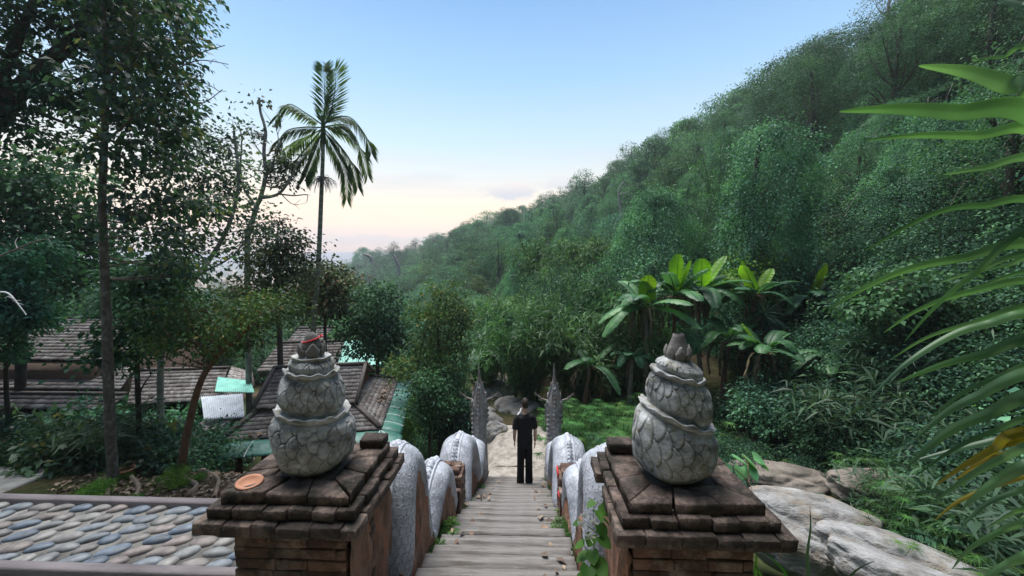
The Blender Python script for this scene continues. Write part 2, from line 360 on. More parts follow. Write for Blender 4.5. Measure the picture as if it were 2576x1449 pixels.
# thin streaks and two small dusk clouds of the real sky
mp=N.new('ShaderNodeMapping'); L.new(tc.outputs['Generated'],mp.inputs[0]); mp.inputs['Scale'].default_value=(1.2,1.2,16)
nn=N.new('ShaderNodeTexNoise'); nn.inputs['Scale'].default_value=2.2; nn.inputs['Detail'].default_value=5; L.new(mp.outputs[0],nn.inputs[0])
rn=ramp(N,[(.45,(0,0,0)),(.75,(.5,)*3)]); L.new(nn.outputs[0],rn.inputs[0])
band=ramp(N,[(.015,(0,0,0)),(.05,(1,1,1)),(.12,(1,1,1)),(.2,(0,0,0))]); L.new(el.outputs[0],band.inputs[0])
mm=N.new('ShaderNodeMath'); mm.operation='MULTIPLY'; L.new(rn.outputs[0],mm.inputs[0]); L.new(band.outputs[0],mm.inputs[1])
col=mixc(N,L,mm.outputs[0],rs.outputs[0],(.70,.55,.52))
def cloud(col,u,v,wu,wv,c_lo,c_hi,amt,seed):
    d=ray(u,v).normalized(); dx=ray(u+1,v).normalized()-d; dx=dx.normalized()
    dz=Vector((0,0,1))-d*d.z; dz.normalize()
    a=N.new('ShaderNodeVectorMath'); a.operation='DOT_PRODUCT'; L.new(tc.outputs['Generated'],a.inputs[0]); a.inputs[1].default_value=dx
    b=N.new('ShaderNodeVectorMath'); b.operation='DOT_PRODUCT'; L.new(tc.outputs['Generated'],b.inputs[0]); b.inputs[1].default_value=dz
    def norm(s,c,w):
        q=N.new('ShaderNodeMath'); q.operation='SUBTRACT'; L.new(s,q.inputs[0]); q.inputs[1].default_value=c
        q2=N.new('ShaderNodeMath'); q2.operation='DIVIDE'; L.new(q.outputs[0],q2.inputs[0]); q2.inputs[1].default_value=w
        q3=N.new('ShaderNodeMath'); q3.operation='POWER'; L.new(q2.outputs[0],q3.inputs[0]); q3.inputs[1].default_value=2; return q2,q3
    a1,a2=norm(a.outputs['Value'],d.dot(dx),wu/FPX); b1,b2=norm(b.outputs['Value'],d.dot(dz),wv/FPX)
    s=N.new('ShaderNodeMath'); s.operation='ADD'; L.new(a2.outputs[0],s.inputs[0]); L.new(b2.outputs[0],s.inputs[1])
    m2=N.new('ShaderNodeMapping'); L.new(tc.outputs['Generated'],m2.inputs[0]); m2.inputs['Scale'].default_value=(1,1,2.2); m2.inputs['Location'].default_value=(seed,0,0)
    n2=N.new('ShaderNodeTexNoise'); n2.inputs['Scale'].default_value=26; n2.inputs['Detail'].default_value=6; n2.inputs['Roughness'].default_value=.6; L.new(m2.outputs[0],n2.inputs[0])
    k=N.new('ShaderNodeMath'); k.operation='MULTIPLY_ADD'; L.new(n2.outputs[0],k.inputs[0]); k.inputs[1].default_value=3.2; k.inputs[2].default_value=-.65
    k2=N.new('ShaderNodeMath'); k2.operation='SUBTRACT'; L.new(k.outputs[0],k2.inputs[0]); L.new(s.outputs[0],k2.inputs[1])
    rr=ramp(N,[(0,(0,0,0)),(.7,(amt,)*3)]); L.new(k2.outputs[0],rr.inputs[0])
    br=ramp(N,[(0,c_lo),(1,c_hi)]); q=N.new('ShaderNodeMath'); q.operation='MULTIPLY_ADD'; L.new(b1.outputs[0],q.inputs[0]); q.inputs[1].default_value=.6; q.inputs[2].default_value=.42; L.new(q.outputs[0],br.inputs[0])
    return mixc(N,L,rr.outputs[0],col,br.outputs[0])
col=cloud(col,1285,482,85,24,(.50,.48,.55),(1.0,.78,.62),.9,0)
col=cloud(col,1430,462,80,22,(.56,.54,.60),(.9,.75,.68),.55,5)
col=cloud(col,1000,606,230,16,(.52,.44,.50),(.62,.50,.52),.55,9)
col=cloud(col,1095,440,60,14,(.56,.60,.68),(.7,.7,.72),.3,2)
sm=mixc(N,L,.06,(0,0,0),sky.outputs[0])       # the physical sky at low strength carries the light of the whole dome
add=mixc(N,L,1.0,col,sm,'ADD')
bg=N.new('ShaderNodeBackground'); L.new(add,bg.inputs[0]); bg.inputs[1].default_value=.43
wo=N.new('ShaderNodeOutputWorld'); L.new(bg.outputs[0],wo.inputs[0])
sun=bpy.data.lights.new('sun','SUN'); sun.energy=3.0; sun.angle=R(38); sun.color=(1,.97,.93)
so=bpy.data.objects.new('sun',sun); COL.objects.link(so)
so.rotation_euler=Vector((.2,-.35,-1.0)).to_track_quat('-Z','Y').to_euler()   # soft light from the open sky over the valley

# ------------------------------------------------------------------ terrain
def sstep(a,b,x):
    t=min(max((x-a)/(b-a),0),1); return t*t*(3-2*t)
def lerp(a,b,t): return a+(b-a)*t
def interp(x,tab):
    if x<=tab[0][0]: return tab[0][1]
    for (a,va),(b,vb) in zip(tab,tab[1:]):
        if x<=b: return lerp(va,vb,(x-a)/(b-a))
    return tab[-1][1]
CREEK=[(16,-4,-1.6),(10.5,2,-3.3),(7.2,5.6,-4.3),(4.6,9,-4.9),(1.6,12.5,-5.35),(-.9,17,-6.0),(-4,30,-9.5),(-20,70,-17),(-60,150,-26)]
def creek(x,y):
    best=None
    for (a,b) in zip(CREEK,CREEK[1:]):
        dx,dy=b[0]-a[0],b[1]-a[1]; t=((x-a[0])*dx+(y-a[1])*dy)/(dx*dx+dy*dy); t=min(max(t,0),1)
        px,py=a[0]+dx*t,a[1]+dy*t; d=math.hypot(x-px,y-py)
        if best is None or d<best[0]:
            side=1 if (dx*(y-py)-dy*(x-px))<0 else -1
            best=(d,a[2]+(b[2]-a[2])*t,side,px)
    return best
def stair_z(y): return -1.235-.445*y
# right hill by direction (degrees from the view axis): foot distance, foot height, crest distance, crest height
def crest(u,v,Y,tree):
    p=at(u,v,Y); return (math.degrees(math.atan2(p.x-CX,p.y)), math.hypot(p.x-CX,p.y), p.z-tree)
_cr=[crest(700,668,420,0),crest(890,640,300,13),crest(1090,590,240,14),crest(1220,545,200,14),crest(1420,475,150,14),crest(1540,400,120,13.5),crest(1650,335,95,13),crest(1850,220,66,11.5),crest(1990,115,50,10),crest(2120,70,42,8),crest(2300,-60,36,8),crest(2576,-230,30,8.5)]
_cr.append((75,30,34)); _cr.append((110,32,30))
HILL_R=[(a,b) for a,b,c in _cr]; HILL_Z=[(a,c) for a,b,c in _cr]
FOOT_R=[(math.degrees(theta(u)),r) for u,r in ((700,300),(890,130),(1000,70),(1150,34),(1250,21),(1420,16.2),(1700,14),(2000,12.5),(2300,11.5),(2576,11))]+[(75,11),(110,12)]
def hill_z(th,r):
    rf=interp(th,FOOT_R); rc=interp(th,HILL_R); zc=interp(th,HILL_Z)
    x=CX+rf*math.sin(R(th)); y=rf*math.cos(R(th)); c=creek(x,y); zf=c[1]+.12*c[0] if c[0]<8 else c[1]+1
    t=(r-rf)/(rc-rf)
    if t<=1: return lerp(zf,zc,max(t,0)**.92)
    return zc-(r-rc)*.35
def terrain_z(x,y,nz=True):
    r=math.hypot(x-CX,y); th=math.degrees(math.atan2(x-CX,y))
    d,zc,side,px=creek(x,y)
    # camera-side ground
    zs=stair_z(max(y,1.9))-.75 if y<8.4 else lerp(-5.7,zc+.1,sstep(8.4,13,y))
    if y<1.9: zs=-2.9
    zg=interp(y,[(-3,-2.9),(2.2,-2.9),(3.4,-3.1),(5,-3.78),(6.4,-3.92),(7.2,-4.2),(9.0,-6.8),(16,-7.2),(30,-10),(70,-16),(150,-25),(260,-28)])
    zg=lerp(zg,zc+.3,sstep(-3,0,x)*sstep(9.5,14,y)) if y>9 else zg
    t=sstep(-1.6,-2.6,x) if y<9 else sstep(-1.0,-2.6,x)
    z=lerp(zs,zg,t)
    if x>1.25 and y<13:
        k=sstep(1.25,max(px-1.0,2.2),x); z=lerp(zs-.1,zc,k)
    if side>0 or (x>px and y>-2): z=max(zc, z) if d<.8 else zc+max(d-.8,0)*.2
    if -115<th<-60 or y<-3: z=max(z,-2.9)
    # right hill
    if th>math.degrees(theta(700)) and th<112:
        rf=interp(th,FOOT_R)
        if r>rf*.96: z=lerp(z,hill_z(th,max(r,rf)),sstep(rf*.96,rf*1.08,r))
    # unseen hillside behind the camera, made steep to block light from behind
    if y<-1.5:
        b=-1.9+(-y-1.5)*1.25; z=max(z,min(b,34)) if r>2.5 else z
    if r>260 and th<math.degrees(theta(890)): z=min(z,-28)
    if nz:
        amp=.05+.012*min(max(r-8,0),120)*.5
        if y<9 and -2<x<2: amp=.02
        z+=amp*mnoise.noise(Vector((x*.35,y*.35,3.1)))+amp*.5*mnoise.noise(Vector((x*1.1,y*1.1,7.7)))
    return z
def build_terrain():
    mb=MB(); rr=list(np.concatenate([np.arange(.6,16,.42),np.geomspace(16.2,260,62),np.geomspace(275,7000,22)])); nth=300
    V=[]
    for r in rr:
        row=[]
        for k in range(nth):
            a=2*math.pi*k/nth
            x=CX+r*math.sin(a); y=r*math.cos(a); row.append((x,y,terrain_z(x,y) if r<300 else (-28 if y>0 else terrain_z(x,y,False))))
        V.append(row)
    mb.grid(np.array(V),closeV=True,flip=False)
    me=mb.mesh('ground',M['soil'],True); fix_normals(me)
    if sum(p.normal.z for p in me.polygons)<0: me.flip_normals()
    return tag(link('ground',me),kind='structure')
build_terrain()
# distant low mountains on the skyline
mb=MB(); V=[]
for k in range(161):
    a=R(-62+100*k/160); h=118+70*mnoise.noise(Vector((a*4,2,0)))+28*mnoise.noise(Vector((a*15,5,0)))
    r=5200
    V.append([(r*math.sin(a),r*math.cos(a),-60),((r+250)*math.sin(a),(r+250)*math.cos(a),h*.55),((r+600)*math.sin(a),(r+600)*math.cos(a),h),((r+1400)*math.sin(a),(r+1400)*math.cos(a),-60)])
mb.grid(np.array(V)); M['farhill']=surf_mat('far_hill',(.16,.15,.17),(.21,.2,.22),scale=.002,bump=0)
tag(mb.build('distant_mountains',M['farhill'],smooth=True),kind='structure')

# ------------------------------------------------------------------ staircase
RUN,RISE,Y0,Z0=.29,.129,8.35,-4.95
rng=random.Random(4)
st=empty('staircase',(0,0,0),label='long flight of worn grey plank-like steps running down between the two silver serpents',cat='staircase')
nstep=22
def step_mesh(seed):
    q=random.Random(seed); mb=MB(); xs=.66
    cuts=[0,q.uniform(.12,.17),RUN+.015]
    for a,b in zip(cuts,cuts[1:]):
        dz=q.uniform(-.022,.004); nseg=26; V=[]
        prof=[(a+.010,-.11),(a+.008,-.010),(a+.016,0),(b-.012,0),(b-.003,-.013),(b-.006,-.11)]
        e1,e2=q.uniform(0,.04),q.uniform(0,.04)
        for i in range(nseg+1):
            x=-xs+e1+(2*xs-e1-e2)*i/nseg; w=mnoise.noise(Vector((x*2.3,seed*3.7,a*9)))*.004; w2=mnoise.noise(Vector((x*7,seed*1.7,a*5)))*.0025
            chip=max(0,mnoise.noise(Vector((x*3.1,seed*9.1,4)))-.36)*.05
            V.append([(x,y+(w if pz>-.05 else 0)*(1 if y>a+.05 else .6)-(chip if y>b-.05 else 0),pz+dz+w2-(chip*.4 if y>b-.05 else 0)) for y,pz in prof])
        V=np.array(V); mb.grid(V,flip=False)
        k=mb.n-len(V)*len(prof)
        mb.f.append([k+j for j in range(6)]); mb.m.append(0); mb.f.append([mb.n-6+j for j in range(6)][::-1]); mb.m.append(0)
    mb.box((-xs,.02,-.45),(xs,RUN-.02,-.1))
    me=mb.mesh('step',M['step']); fix_normals(me); return me
sms=[step_mesh(i) for i in range(8)]
for i in range(1,nstep+1):
    o=link('step',sms[(i*5+i//8)%8],st,(rng.uniform(-.008,.008),Y0-RUN*i,Z0+RISE*i)); o.rotation_euler=(rng.uniform(-.01,.01),rng.uniform(-.006,.006),rng.uniform(-.006,.006))
# landing at the foot of the stairs and broken paving beyond
mb=MB(); mb.box((-.66,8.352,-5.3),(.66,9.0,Z0+.005),bev=.015)
tag(mb.build('landing',M['landing']),kind='structure')
mb=MB(); q=random.Random(8)
V=[]
for i in range(30):
    y=9.0+i*.1; row=[]
    for j in range(26):
        x=-1.05+j*.1; edge=max(0,abs(x-.15)-.75-.25*mnoise.noise(Vector((y*1.5,2,0))))+max(0,y-11.4)
        z=-4.93+.09*mnoise.noise(Vector((x*2.2,y*2.2,1)))+.035*mnoise.noise(Vector((x*8,y*8,5)))-edge*.9-(y-9)*.02
        row.append((x,y,max(z,-5.9)))
    V.append(row)
mb.grid(np.array(V)); me=mb.mesh('stone_path',M['landing'],True); fix_normals(me)
if sum(p.normal.z for p in me.polygons)<0: me.flip_normals()
tag(link('stone_path',me),kind='structure')
# terrace the camera stands on
mb=MB(); mb.box((-1.6,-3,-3.2),(1.6,1.85,-1.95),bev=.02); tag(mb.build('terrace',M['landing']),kind='structure')

# ------------------------------------------------------------------ brick work
def course(mb,x0,x1,y0,y1,z0,z1,bl,bd,q,gap=.006,drop=.0,jit=.006,m=0):
    """one ring of bricks round a rectangle"""
    for (ax,fix,lo,hi) in (('x',y0,x0,x1),('x',y1-bd,x0,x1),('y',x0,y0+bd,y1-bd),('y',x1-bd,y0+bd,y1-bd)):
        t=lo
        while t<hi-.03:
            l=bl*q.uniform(.8,1.2); e=min(t+l,hi)
            if hi-e<.05: e=hi
            if q.random()>=drop:
                j=lambda: q.uniform(-jit,jit)
                off=j()
                if ax=='x': lo_=(t+gap/2,fix+off,z0+gap/3); hi_=(e-gap/2,fix+bd+off,z1-gap/3+j()*.6)
                else: lo_=(fix+off,t+gap/2,z0+gap/3); hi_=(fix+bd+off,e-gap/2,z1-gap/3+j()*.6)
                a=q.uniform(-.012,.012)
                mb.box(lo_,hi_,m,jit=.005,rng=q,bev=.004,rot=Matrix.Rotation(a,3,'Z'))
            t=e
def pillar(side):
    s=side; nm='brick_pillar'
    lab=('dark stepped brick pillar carrying the coil with the red thread and the clay saucer, beside the cobbled ledge' if s<0 else
         'dark stepped brick pillar carrying the coil with the cut-off tip, beside the pale creek boulders')
    q=random.Random(20+s)
    root=empty(nm,(s*1.14,2.35,-3.0),label=lab,cat='pillar')
    off=Vector((-s*1.14,-2.35,3.0))
    X=lambda a,b: (min(s*a,s*b),max(s*a,s*b))
    # shaft
    mb=MB(); x0,x1=X(.81,1.47); core=MB()
    core.box((x0+.02,2.07,-3.0),(x1-.02,2.68,-1.42)); 
    z=-3.0
    while z<-1.57:
        course(mb,x0,x1,2.05,2.70,z,z+.068,.21,.09,q,jit=.006); z+=.068
    so_=mb.build('shaft',[M['brick_red']],root,loc=off); core.build('mortar_core',M['mortar'],so_,loc=(0,0,0))
    # plaster skin on the inner face of the shaft
    xi=s*.805; V=[]
    for i in range(30):
        row=[]
        for j in range(26):
            y=2.045+j*.0265; zz=-3.0+i*.0495
            d=.02+.018*mnoise.noise(Vector((y*9,zz*3,s)))+.012*mnoise.noise(Vector((y*30,zz*9,s)))
            if mnoise.noise(Vector((y*4,zz*2.4,s*3+8)))>.28: d-=.03
            row.append((xi-s*d,y,zz))
        V.append(row)
    pb=MB(); pb.grid(np.array(V)); pb.build('plaster_skin',M['plaster'],so_,smooth=True)
    # corbelled cap courses
    cp=MB(); K=[(.76,1.535,2.02,2.70,-1.565,-1.50,.17,.14),(.69,1.62,1.94,2.78,-1.50,-1.43,.16,.15),(.725,1.565,1.985,2.735,-1.43,-1.365,.165,.15)]
    for (a,b,y0,y1,z0,z1,bl,bd) in K:
        xa,xb=X(a,b); course(cp,xa,xb,y0,y1,z0,z1,bl,bd,q,jit=.009,drop=.03)
    cc=MB()
    cc.box((X(.8,1.48)[0],2.08,-1.565),(X(.8,1.48)[1],2.64,-1.37))
    # top slab: mitred bricks round a filled centre
    xa,xb=X(.77,1.505); y0,y1=2.03,2.68; z0,z1=-1.365,-1.30
    sb=MB()
    w=.17
    def quadslab(pts,dz):
        pts=[(p[0]+q.uniform(-.006,.006),p[1]+q.uniform(-.006,.006)) for p in pts]
        lo=[(p[0],p[1],z0) for p in pts]; tz=z1+dz
        c=np.mean(np.array(pts),0); up=[(p[0]+(c[0]-p[0])*.03,p[1]+(c[1]-p[1])*.05,tz) for p in pts]
        mid=[(p[0],p[1],tz-.01) for p in pts]
        V=lo+mid+up; F=[[0,1,2,3][::-1],[8,9,10,11]]
        for k in range(4):
            a,b=k,(k+1)%4; F.append([a,b,b+4,a+4]); F.append([a+4,b+4,b+8,a+8])
        sb.add(V,F)
    def run(A,B,A2,B2,n):
        A,B,A2,B2=map(lambda t: np.array(t,float),(A,B,A2,B2))
        for k in range(n):
            t0,t1=(k+.015)/n,(k+1-.015)/n
            if q.random()<.05: continue
            quadslab([A+(B-A)*t0,A+(B-A)*t1,A2+(B2-A2)*t1,A2+(B2-A2)*t0],q.uniform(-.01,.008))
    run((xa,y0),(xb,y0),(xa+w,y0+w),(xb-w,y0+w),3)
    run((xb,y0),(xb,y1),(xb-w,y0+w),(xb-w,y1-w),3)
    run((xb,y1),(xa,y1),(xb-w,y1-w),(xa+w,y1-w),3)
    run((xa,y1),(xa,y0),(xa+w,y1-w),(xa+w,y0+w),3)
    ib=MB(); ib.box((xa+w*.9,y0+w*.9,-1.37),(xb-w*.9,y1-w*.9,-1.312),bev=.01)
    # a few raised loose bricks at the inner back corner
    xi0,xi1=X(.78,.95)
    sb.box((xi0,2.56,-1.30),(xi1,2.68,-1.235),bev=.008,jit=.004,rng=q)
    cpo=cp.build('corbel_courses',M['brick'],root,loc=off); cc.build('mortar_core',M['mortar'],cpo)
    me=sb.mesh('cap_slab',M['brick']); fix_normals(me); slab=link('cap_slab',me,root,off); ib.build('infill',M['mortar'],slab)
    return root
pillar(-1); pillar(1)

# ------------------------------------------------------------------ scales
def scale_field(U,Vv,Rr=.66,seed=0,irr=.0,asp=.95,gw=.075):
    """fish-scale relief on (U,V) in scale units: rounded tips point to -V"""
    best=np.full(U.shape,-9.); out=np.zeros(U.shape)
    row0=np.floor(Vv)
    h=np.zeros(U.shape); gr=np.zeros(U.shape); owner=np.full(U.shape,1e9)
    for k in range(-3,4):
        rr=row0+k
        sh=np.where((rr%2)==0,0,.5)
        for c in (-1,0,1):
            cc=np.floor(U-sh)+.5+c+sh
            j1=irr*np.sin(cc*12.9898+rr*78.233+seed)*1.0; j2=irr*np.sin(cc*39.3467+rr*11.135+seed*2)
            d=np.sqrt((U-cc-j1)**2+((Vv-rr-.3-j2)*asp)**2)
            Rk=Rr*(1+.35*irr*np.sin(cc*7.1+rr*3.3+seed))
            inside=d<Rk
            # later rows (smaller rr) lie on top
            pr=rr+.01*c
            take=inside&(pr<owner)
            owner=np.where(take,pr,owner)
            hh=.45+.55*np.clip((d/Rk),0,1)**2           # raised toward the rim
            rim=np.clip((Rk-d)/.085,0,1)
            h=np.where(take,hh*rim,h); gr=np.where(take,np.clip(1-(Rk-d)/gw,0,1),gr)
    return h,gr
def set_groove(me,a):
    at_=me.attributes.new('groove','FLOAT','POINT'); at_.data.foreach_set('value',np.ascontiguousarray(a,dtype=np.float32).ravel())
def coil_statue(side):
    s=side
    root=empty('serpent_coil',(s*1.135,2.34,-1.305),label=('grey cement scaled serpent coil ending in an owl-like petalled bud tied with red thread' if s<0 else
         'grey cement scaled serpent coil with steeply slanting wavy frills and a flat cut-off bud'),cat='statue')
    prof=[(.0,.12),(.012,.185),(.05,.225),(.10,.25),(.17,.267),(.24,.268),(.30,.255),(.34,.236),(.365,.215),
          (.375,.19),(.40,.20),(.45,.208),(.50,.205),(.55,.19),(.59,.170),(.61,.152),(.62,.138),(.635,.152),(.66,.150),(.69,.128),(.712,.098),(.726,.065),(.735,.0)]
    ph=np.array([p[0] for p in prof]); pr=np.array([p[1] for p in prof])
    nv,nu=300,330
    # resample by arc length
    sl=np.concatenate([[0],np.cumsum(np.hypot(np.diff(ph),np.diff(pr)))]); t=np.linspace(0,sl[-1],nv)
    H=np.interp(t,sl,ph); RR=np.interp(t,sl,pr)
    ker=np.ones(7)/7; RR[4:-4]=np.convolve(RR,ker,'same')[4:-4]
    A=np.linspace(0,2*math.pi,nu,endpoint=False)
    tilt=.022 if s<0 else .075                 # how steeply the winding slants
    tl=lambda h: tilt*np.exp(-((h-.42)/.30)**2)*1.0
    HH,AA=np.meshgrid(H,A,indexing='ij'); R2=np.repeat(RR[:,None],nu,1); TT=np.repeat(t[:,None],nu,1)
    AAs=(s*(AA-math.pi/2))%(2*math.pi)
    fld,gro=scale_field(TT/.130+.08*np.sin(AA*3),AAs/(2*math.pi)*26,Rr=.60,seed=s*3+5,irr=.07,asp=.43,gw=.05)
    # suppress at frills/top/bottom
    mask=np.clip((np.abs(HH-.372)-.028)/.03,0,1)*np.clip((np.abs(HH-.618)-.02)/.03,0,1)*np.clip((HH-.02)/.05,0,1)*np.clip((.715-HH)/.03,0,1)
    disp=.014*fld*mask-.010
    rng2=np.random.default_rng(5+s)
    wob=.006*np.sin(AA*3+HH*9+s)+.005*np.sin(AA*5-HH*14)+.004*np.sin(AA*2+HH*25)
    Rt=np.maximum(R2+disp+wob*np.clip(R2/.1,0,1),0)
    lean=.05*(HH/.73)*0
    Rt=Rt*.925; R2=R2*.925
    X=Rt*np.cos(AA)+lean; Y=Rt*np.sin(AA)*.95; Z=HH-tl(HH)*np.cos(AA)*R2/.2*np.clip((HH-.12)/.2,0,1)
    Z=np.maximum(Z,0)
    if s>0: X=X-.02*np.sin(HH*9)
    mb=MB(); mb.grid(np.stack([X,Y,Z],-1),closeV=True,flip=True)
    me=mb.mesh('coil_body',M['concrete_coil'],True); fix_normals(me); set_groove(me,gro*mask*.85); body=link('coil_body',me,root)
    def frill(h,r,n,wave,seed):
        fb=MB(); V=[]; q=np.random.default_rng(seed); na=220
        ph1,ph2=q.uniform(0,6,2)
        for k in range(na):
            a=2*math.pi*k/na
            w=math.sin(a*n+ph1+1.1*math.sin(a*2+ph2))*wave*(.75+.4*math.sin(a*3+ph2))
            zt=-float(tl(np.array(h)))*math.cos(a)*(r/.2)
            row=[]
            for (dr,dz,f) in ((-.03,-.020,0),(.006,-.022,.1),(.018,-.006,.6),(.024,.010,1),(.018,.014,1),(.008,.006,.6),(-.03,.006,0)):
                rr=r+dr+f*w*.35
                row.append((rr*math.cos(a),rr*math.sin(a)*.95,h+zt+dz+f*w))
            V.append(row)
        fb.grid(np.array(V),closeU=True,flip=True)
        m2=fb.mesh('wavy_frill',M['concrete_coil'],True); fix_normals(m2); link('wavy_frill',m2,root)
    frill(.372,.197,13,.011,7+s); frill(.62,.138,10,.011,17+s); 
    if s<0: frill(.705,.092,5,.004,3)
    # bud: petals round a cone
    bud=MB(); zc=.715
    if s<0: bud.loft([(0,0,zc,.055,.055),(0,0,zc+.05,.062,.06),(0,0,zc+.085,.055,.053),(.004,0,zc+.10,.045,.045),(.002,0,zc+.125,.036,.036),(-.004,0,zc+.150,.018,.018),(-.006,0,zc+.156,.005,.005)],24)
    else: bud.loft([(0,0,zc,.058,.058),(0,0,zc+.03,.07,.068),(0,0,zc+.06,.065,.063),(0,0,zc+.10,.048,.047),(.0,0,zc+.135,.036,.035),(0,0,zc+.155,.032,.031),(0,0,zc+.158,.026,.026)],24)
    bo=bud.build('bud_core',M['bud'],root,smooth=True)
    npet=5 if s<0 else 7
    pt=MB()
    for k in range(npet):
        a0=2*math.pi*(k+.5)/npet-math.pi/2+ (0 if s<0 else .3); V=[]
        for i in range(9):
            f=i/8; hw=(.80*math.sin(math.pi*min(f*.72+.26,1))**.65)*(2*math.pi/npet)*.55
            row=[]
            for j in range(7):
                g=(j/6-.5)*2; a=a0+g*hw
                rr=.060+.017*math.sin(math.pi*f*.85+.15)*(1-.5*g*g)+(.006*f**4 if s<0 else -.004*f**2)
                zz=zc+.002+(.088 if s<0 else .085)*f*(1-.25*abs(g)**1.5*(1 if f>.5 else 0))
                row.append((rr*math.cos(a),rr*math.sin(a),zz))
            V.append(row)
        pt.grid(np.array(V))
    po=pt.build('bud_petals',M['bud'],root,smooth=True); sd=po.modifiers.new('t','SOLIDIFY'); sd.thickness=.007
    return root
coil_statue(-1); coil_statue(1)
# red thread on the left bud
mb=MB(); c=Vector((-1.135,2.34,-1.305+.818))
pts=[c+Vector((.049*math.cos(a),.049*math.sin(a),.014*math.cos(a-.4))) for a in np.linspace(0,2*math.pi,28)]
mb.tube(pts,.0045,6); mb.tube([pts[2],pts[2]+Vector((.012,0,.012)),pts[2]+Vector((.02,-.004,.002))],.005,5)
tag(mb.build('red_thread',M['red'],smooth=True),'thin red thread tied round the tip of the coil statue','thread')
# terracotta saucer on the left pillar
mb=MB(); V=[]
for r,z in ((0,.004),(.052,.005),(.058,.014),(.074,.019),(.082,.016),(.083,.010),(.07,.002),(0,0)):
    V.append([(r*.86*math.cos(a),r*.86*math.sin(a),z) for a in np.linspace(0,2*math.pi,40,endpoint=False)])
mb.grid(np.array(V),closeV=True,flip=True); me=mb.mesh('saucer',M['terracotta'],True); fix_normals(me)
so2=link('saucer',me); so2.location=(-1.40,2.11,-1.296); so2.rotation_euler=(R(5),R(4),0)
tag(so2,'round terracotta saucer lying on the corner of the dark brick pillar','saucer')

# ------------------------------------------------------------------ cobbled ledge on the left
zl=-2.10
ld=empty('cobbled_ledge',(-4,2.75,zl),label='raised ledge paved with slanting oval river cobbles between two grey kerbs',cat='ledge')
off=Vector((4,-2.75,-zl))
lx0,lx1=-7.2,-1.50
mb=MB(); mb.box((lx0,2.42,-3.3),(lx1,3.06,zl-.015)); mb.build('bed',M['cobble_bed'],ld,loc=off)
mb=MB(); 
mb.box((lx0,2.34,-3.3),(-1.485,2.42,zl+.03),bev=.012); mb.build('kerb',M['kerb'],ld,loc=off)
mb=MB(); mb.box((lx0,3.06,-3.3),(-1.60,3.14,zl+.04),bev=.012); mb.build('kerb',M['kerb'],ld,loc=off)
mb=MB(); q=random.Random(3)
placed=[]
y=2.46; row=0
while y<3.05:
    x=lx1-.02-q.uniform(0,.06)-(row%2)*.09
    while x>-6.4:
        a=q.uniform(.066,.104); b=q.uniform(.044,.060); ang=R(24)+q.uniform(-.25,.25)
        yy=y+q.uniform(-.010,.010)
        if 2.44<yy<3.04:
            nu,nv=14,7; V=[]
            sup=q.uniform(.85,1.1)
            for i in range(nv):
                ph=math.pi/2*i/(nv-1)
                rowv=[]
                for j in range(nu):
                    an=2*math.pi*j/nu; k=1+.07*math.sin(an*2+a*90)+.05*math.sin(an*3+b*200)
                    px=a*math.cos(an)*math.cos(ph)**.8*k; py=b*math.sin(an)*math.cos(ph)**.8*k
                    rowv.append((x+px*math.cos(ang)-py*math.sin(ang),yy+px*math.sin(ang)+py*math.cos(ang),zl-.014+.030*sup*math.sin(ph)))
                V.append(rowv)
            mb.grid(np.array(V),closeV=True,flip=False)
        x-=2*a*.95+q.uniform(.008,.03)
    y+=.112; row+=1
me=mb.mesh('cobbles',M['cobble'],True); fix_normals(me); link('cobbles',me,ld,off)
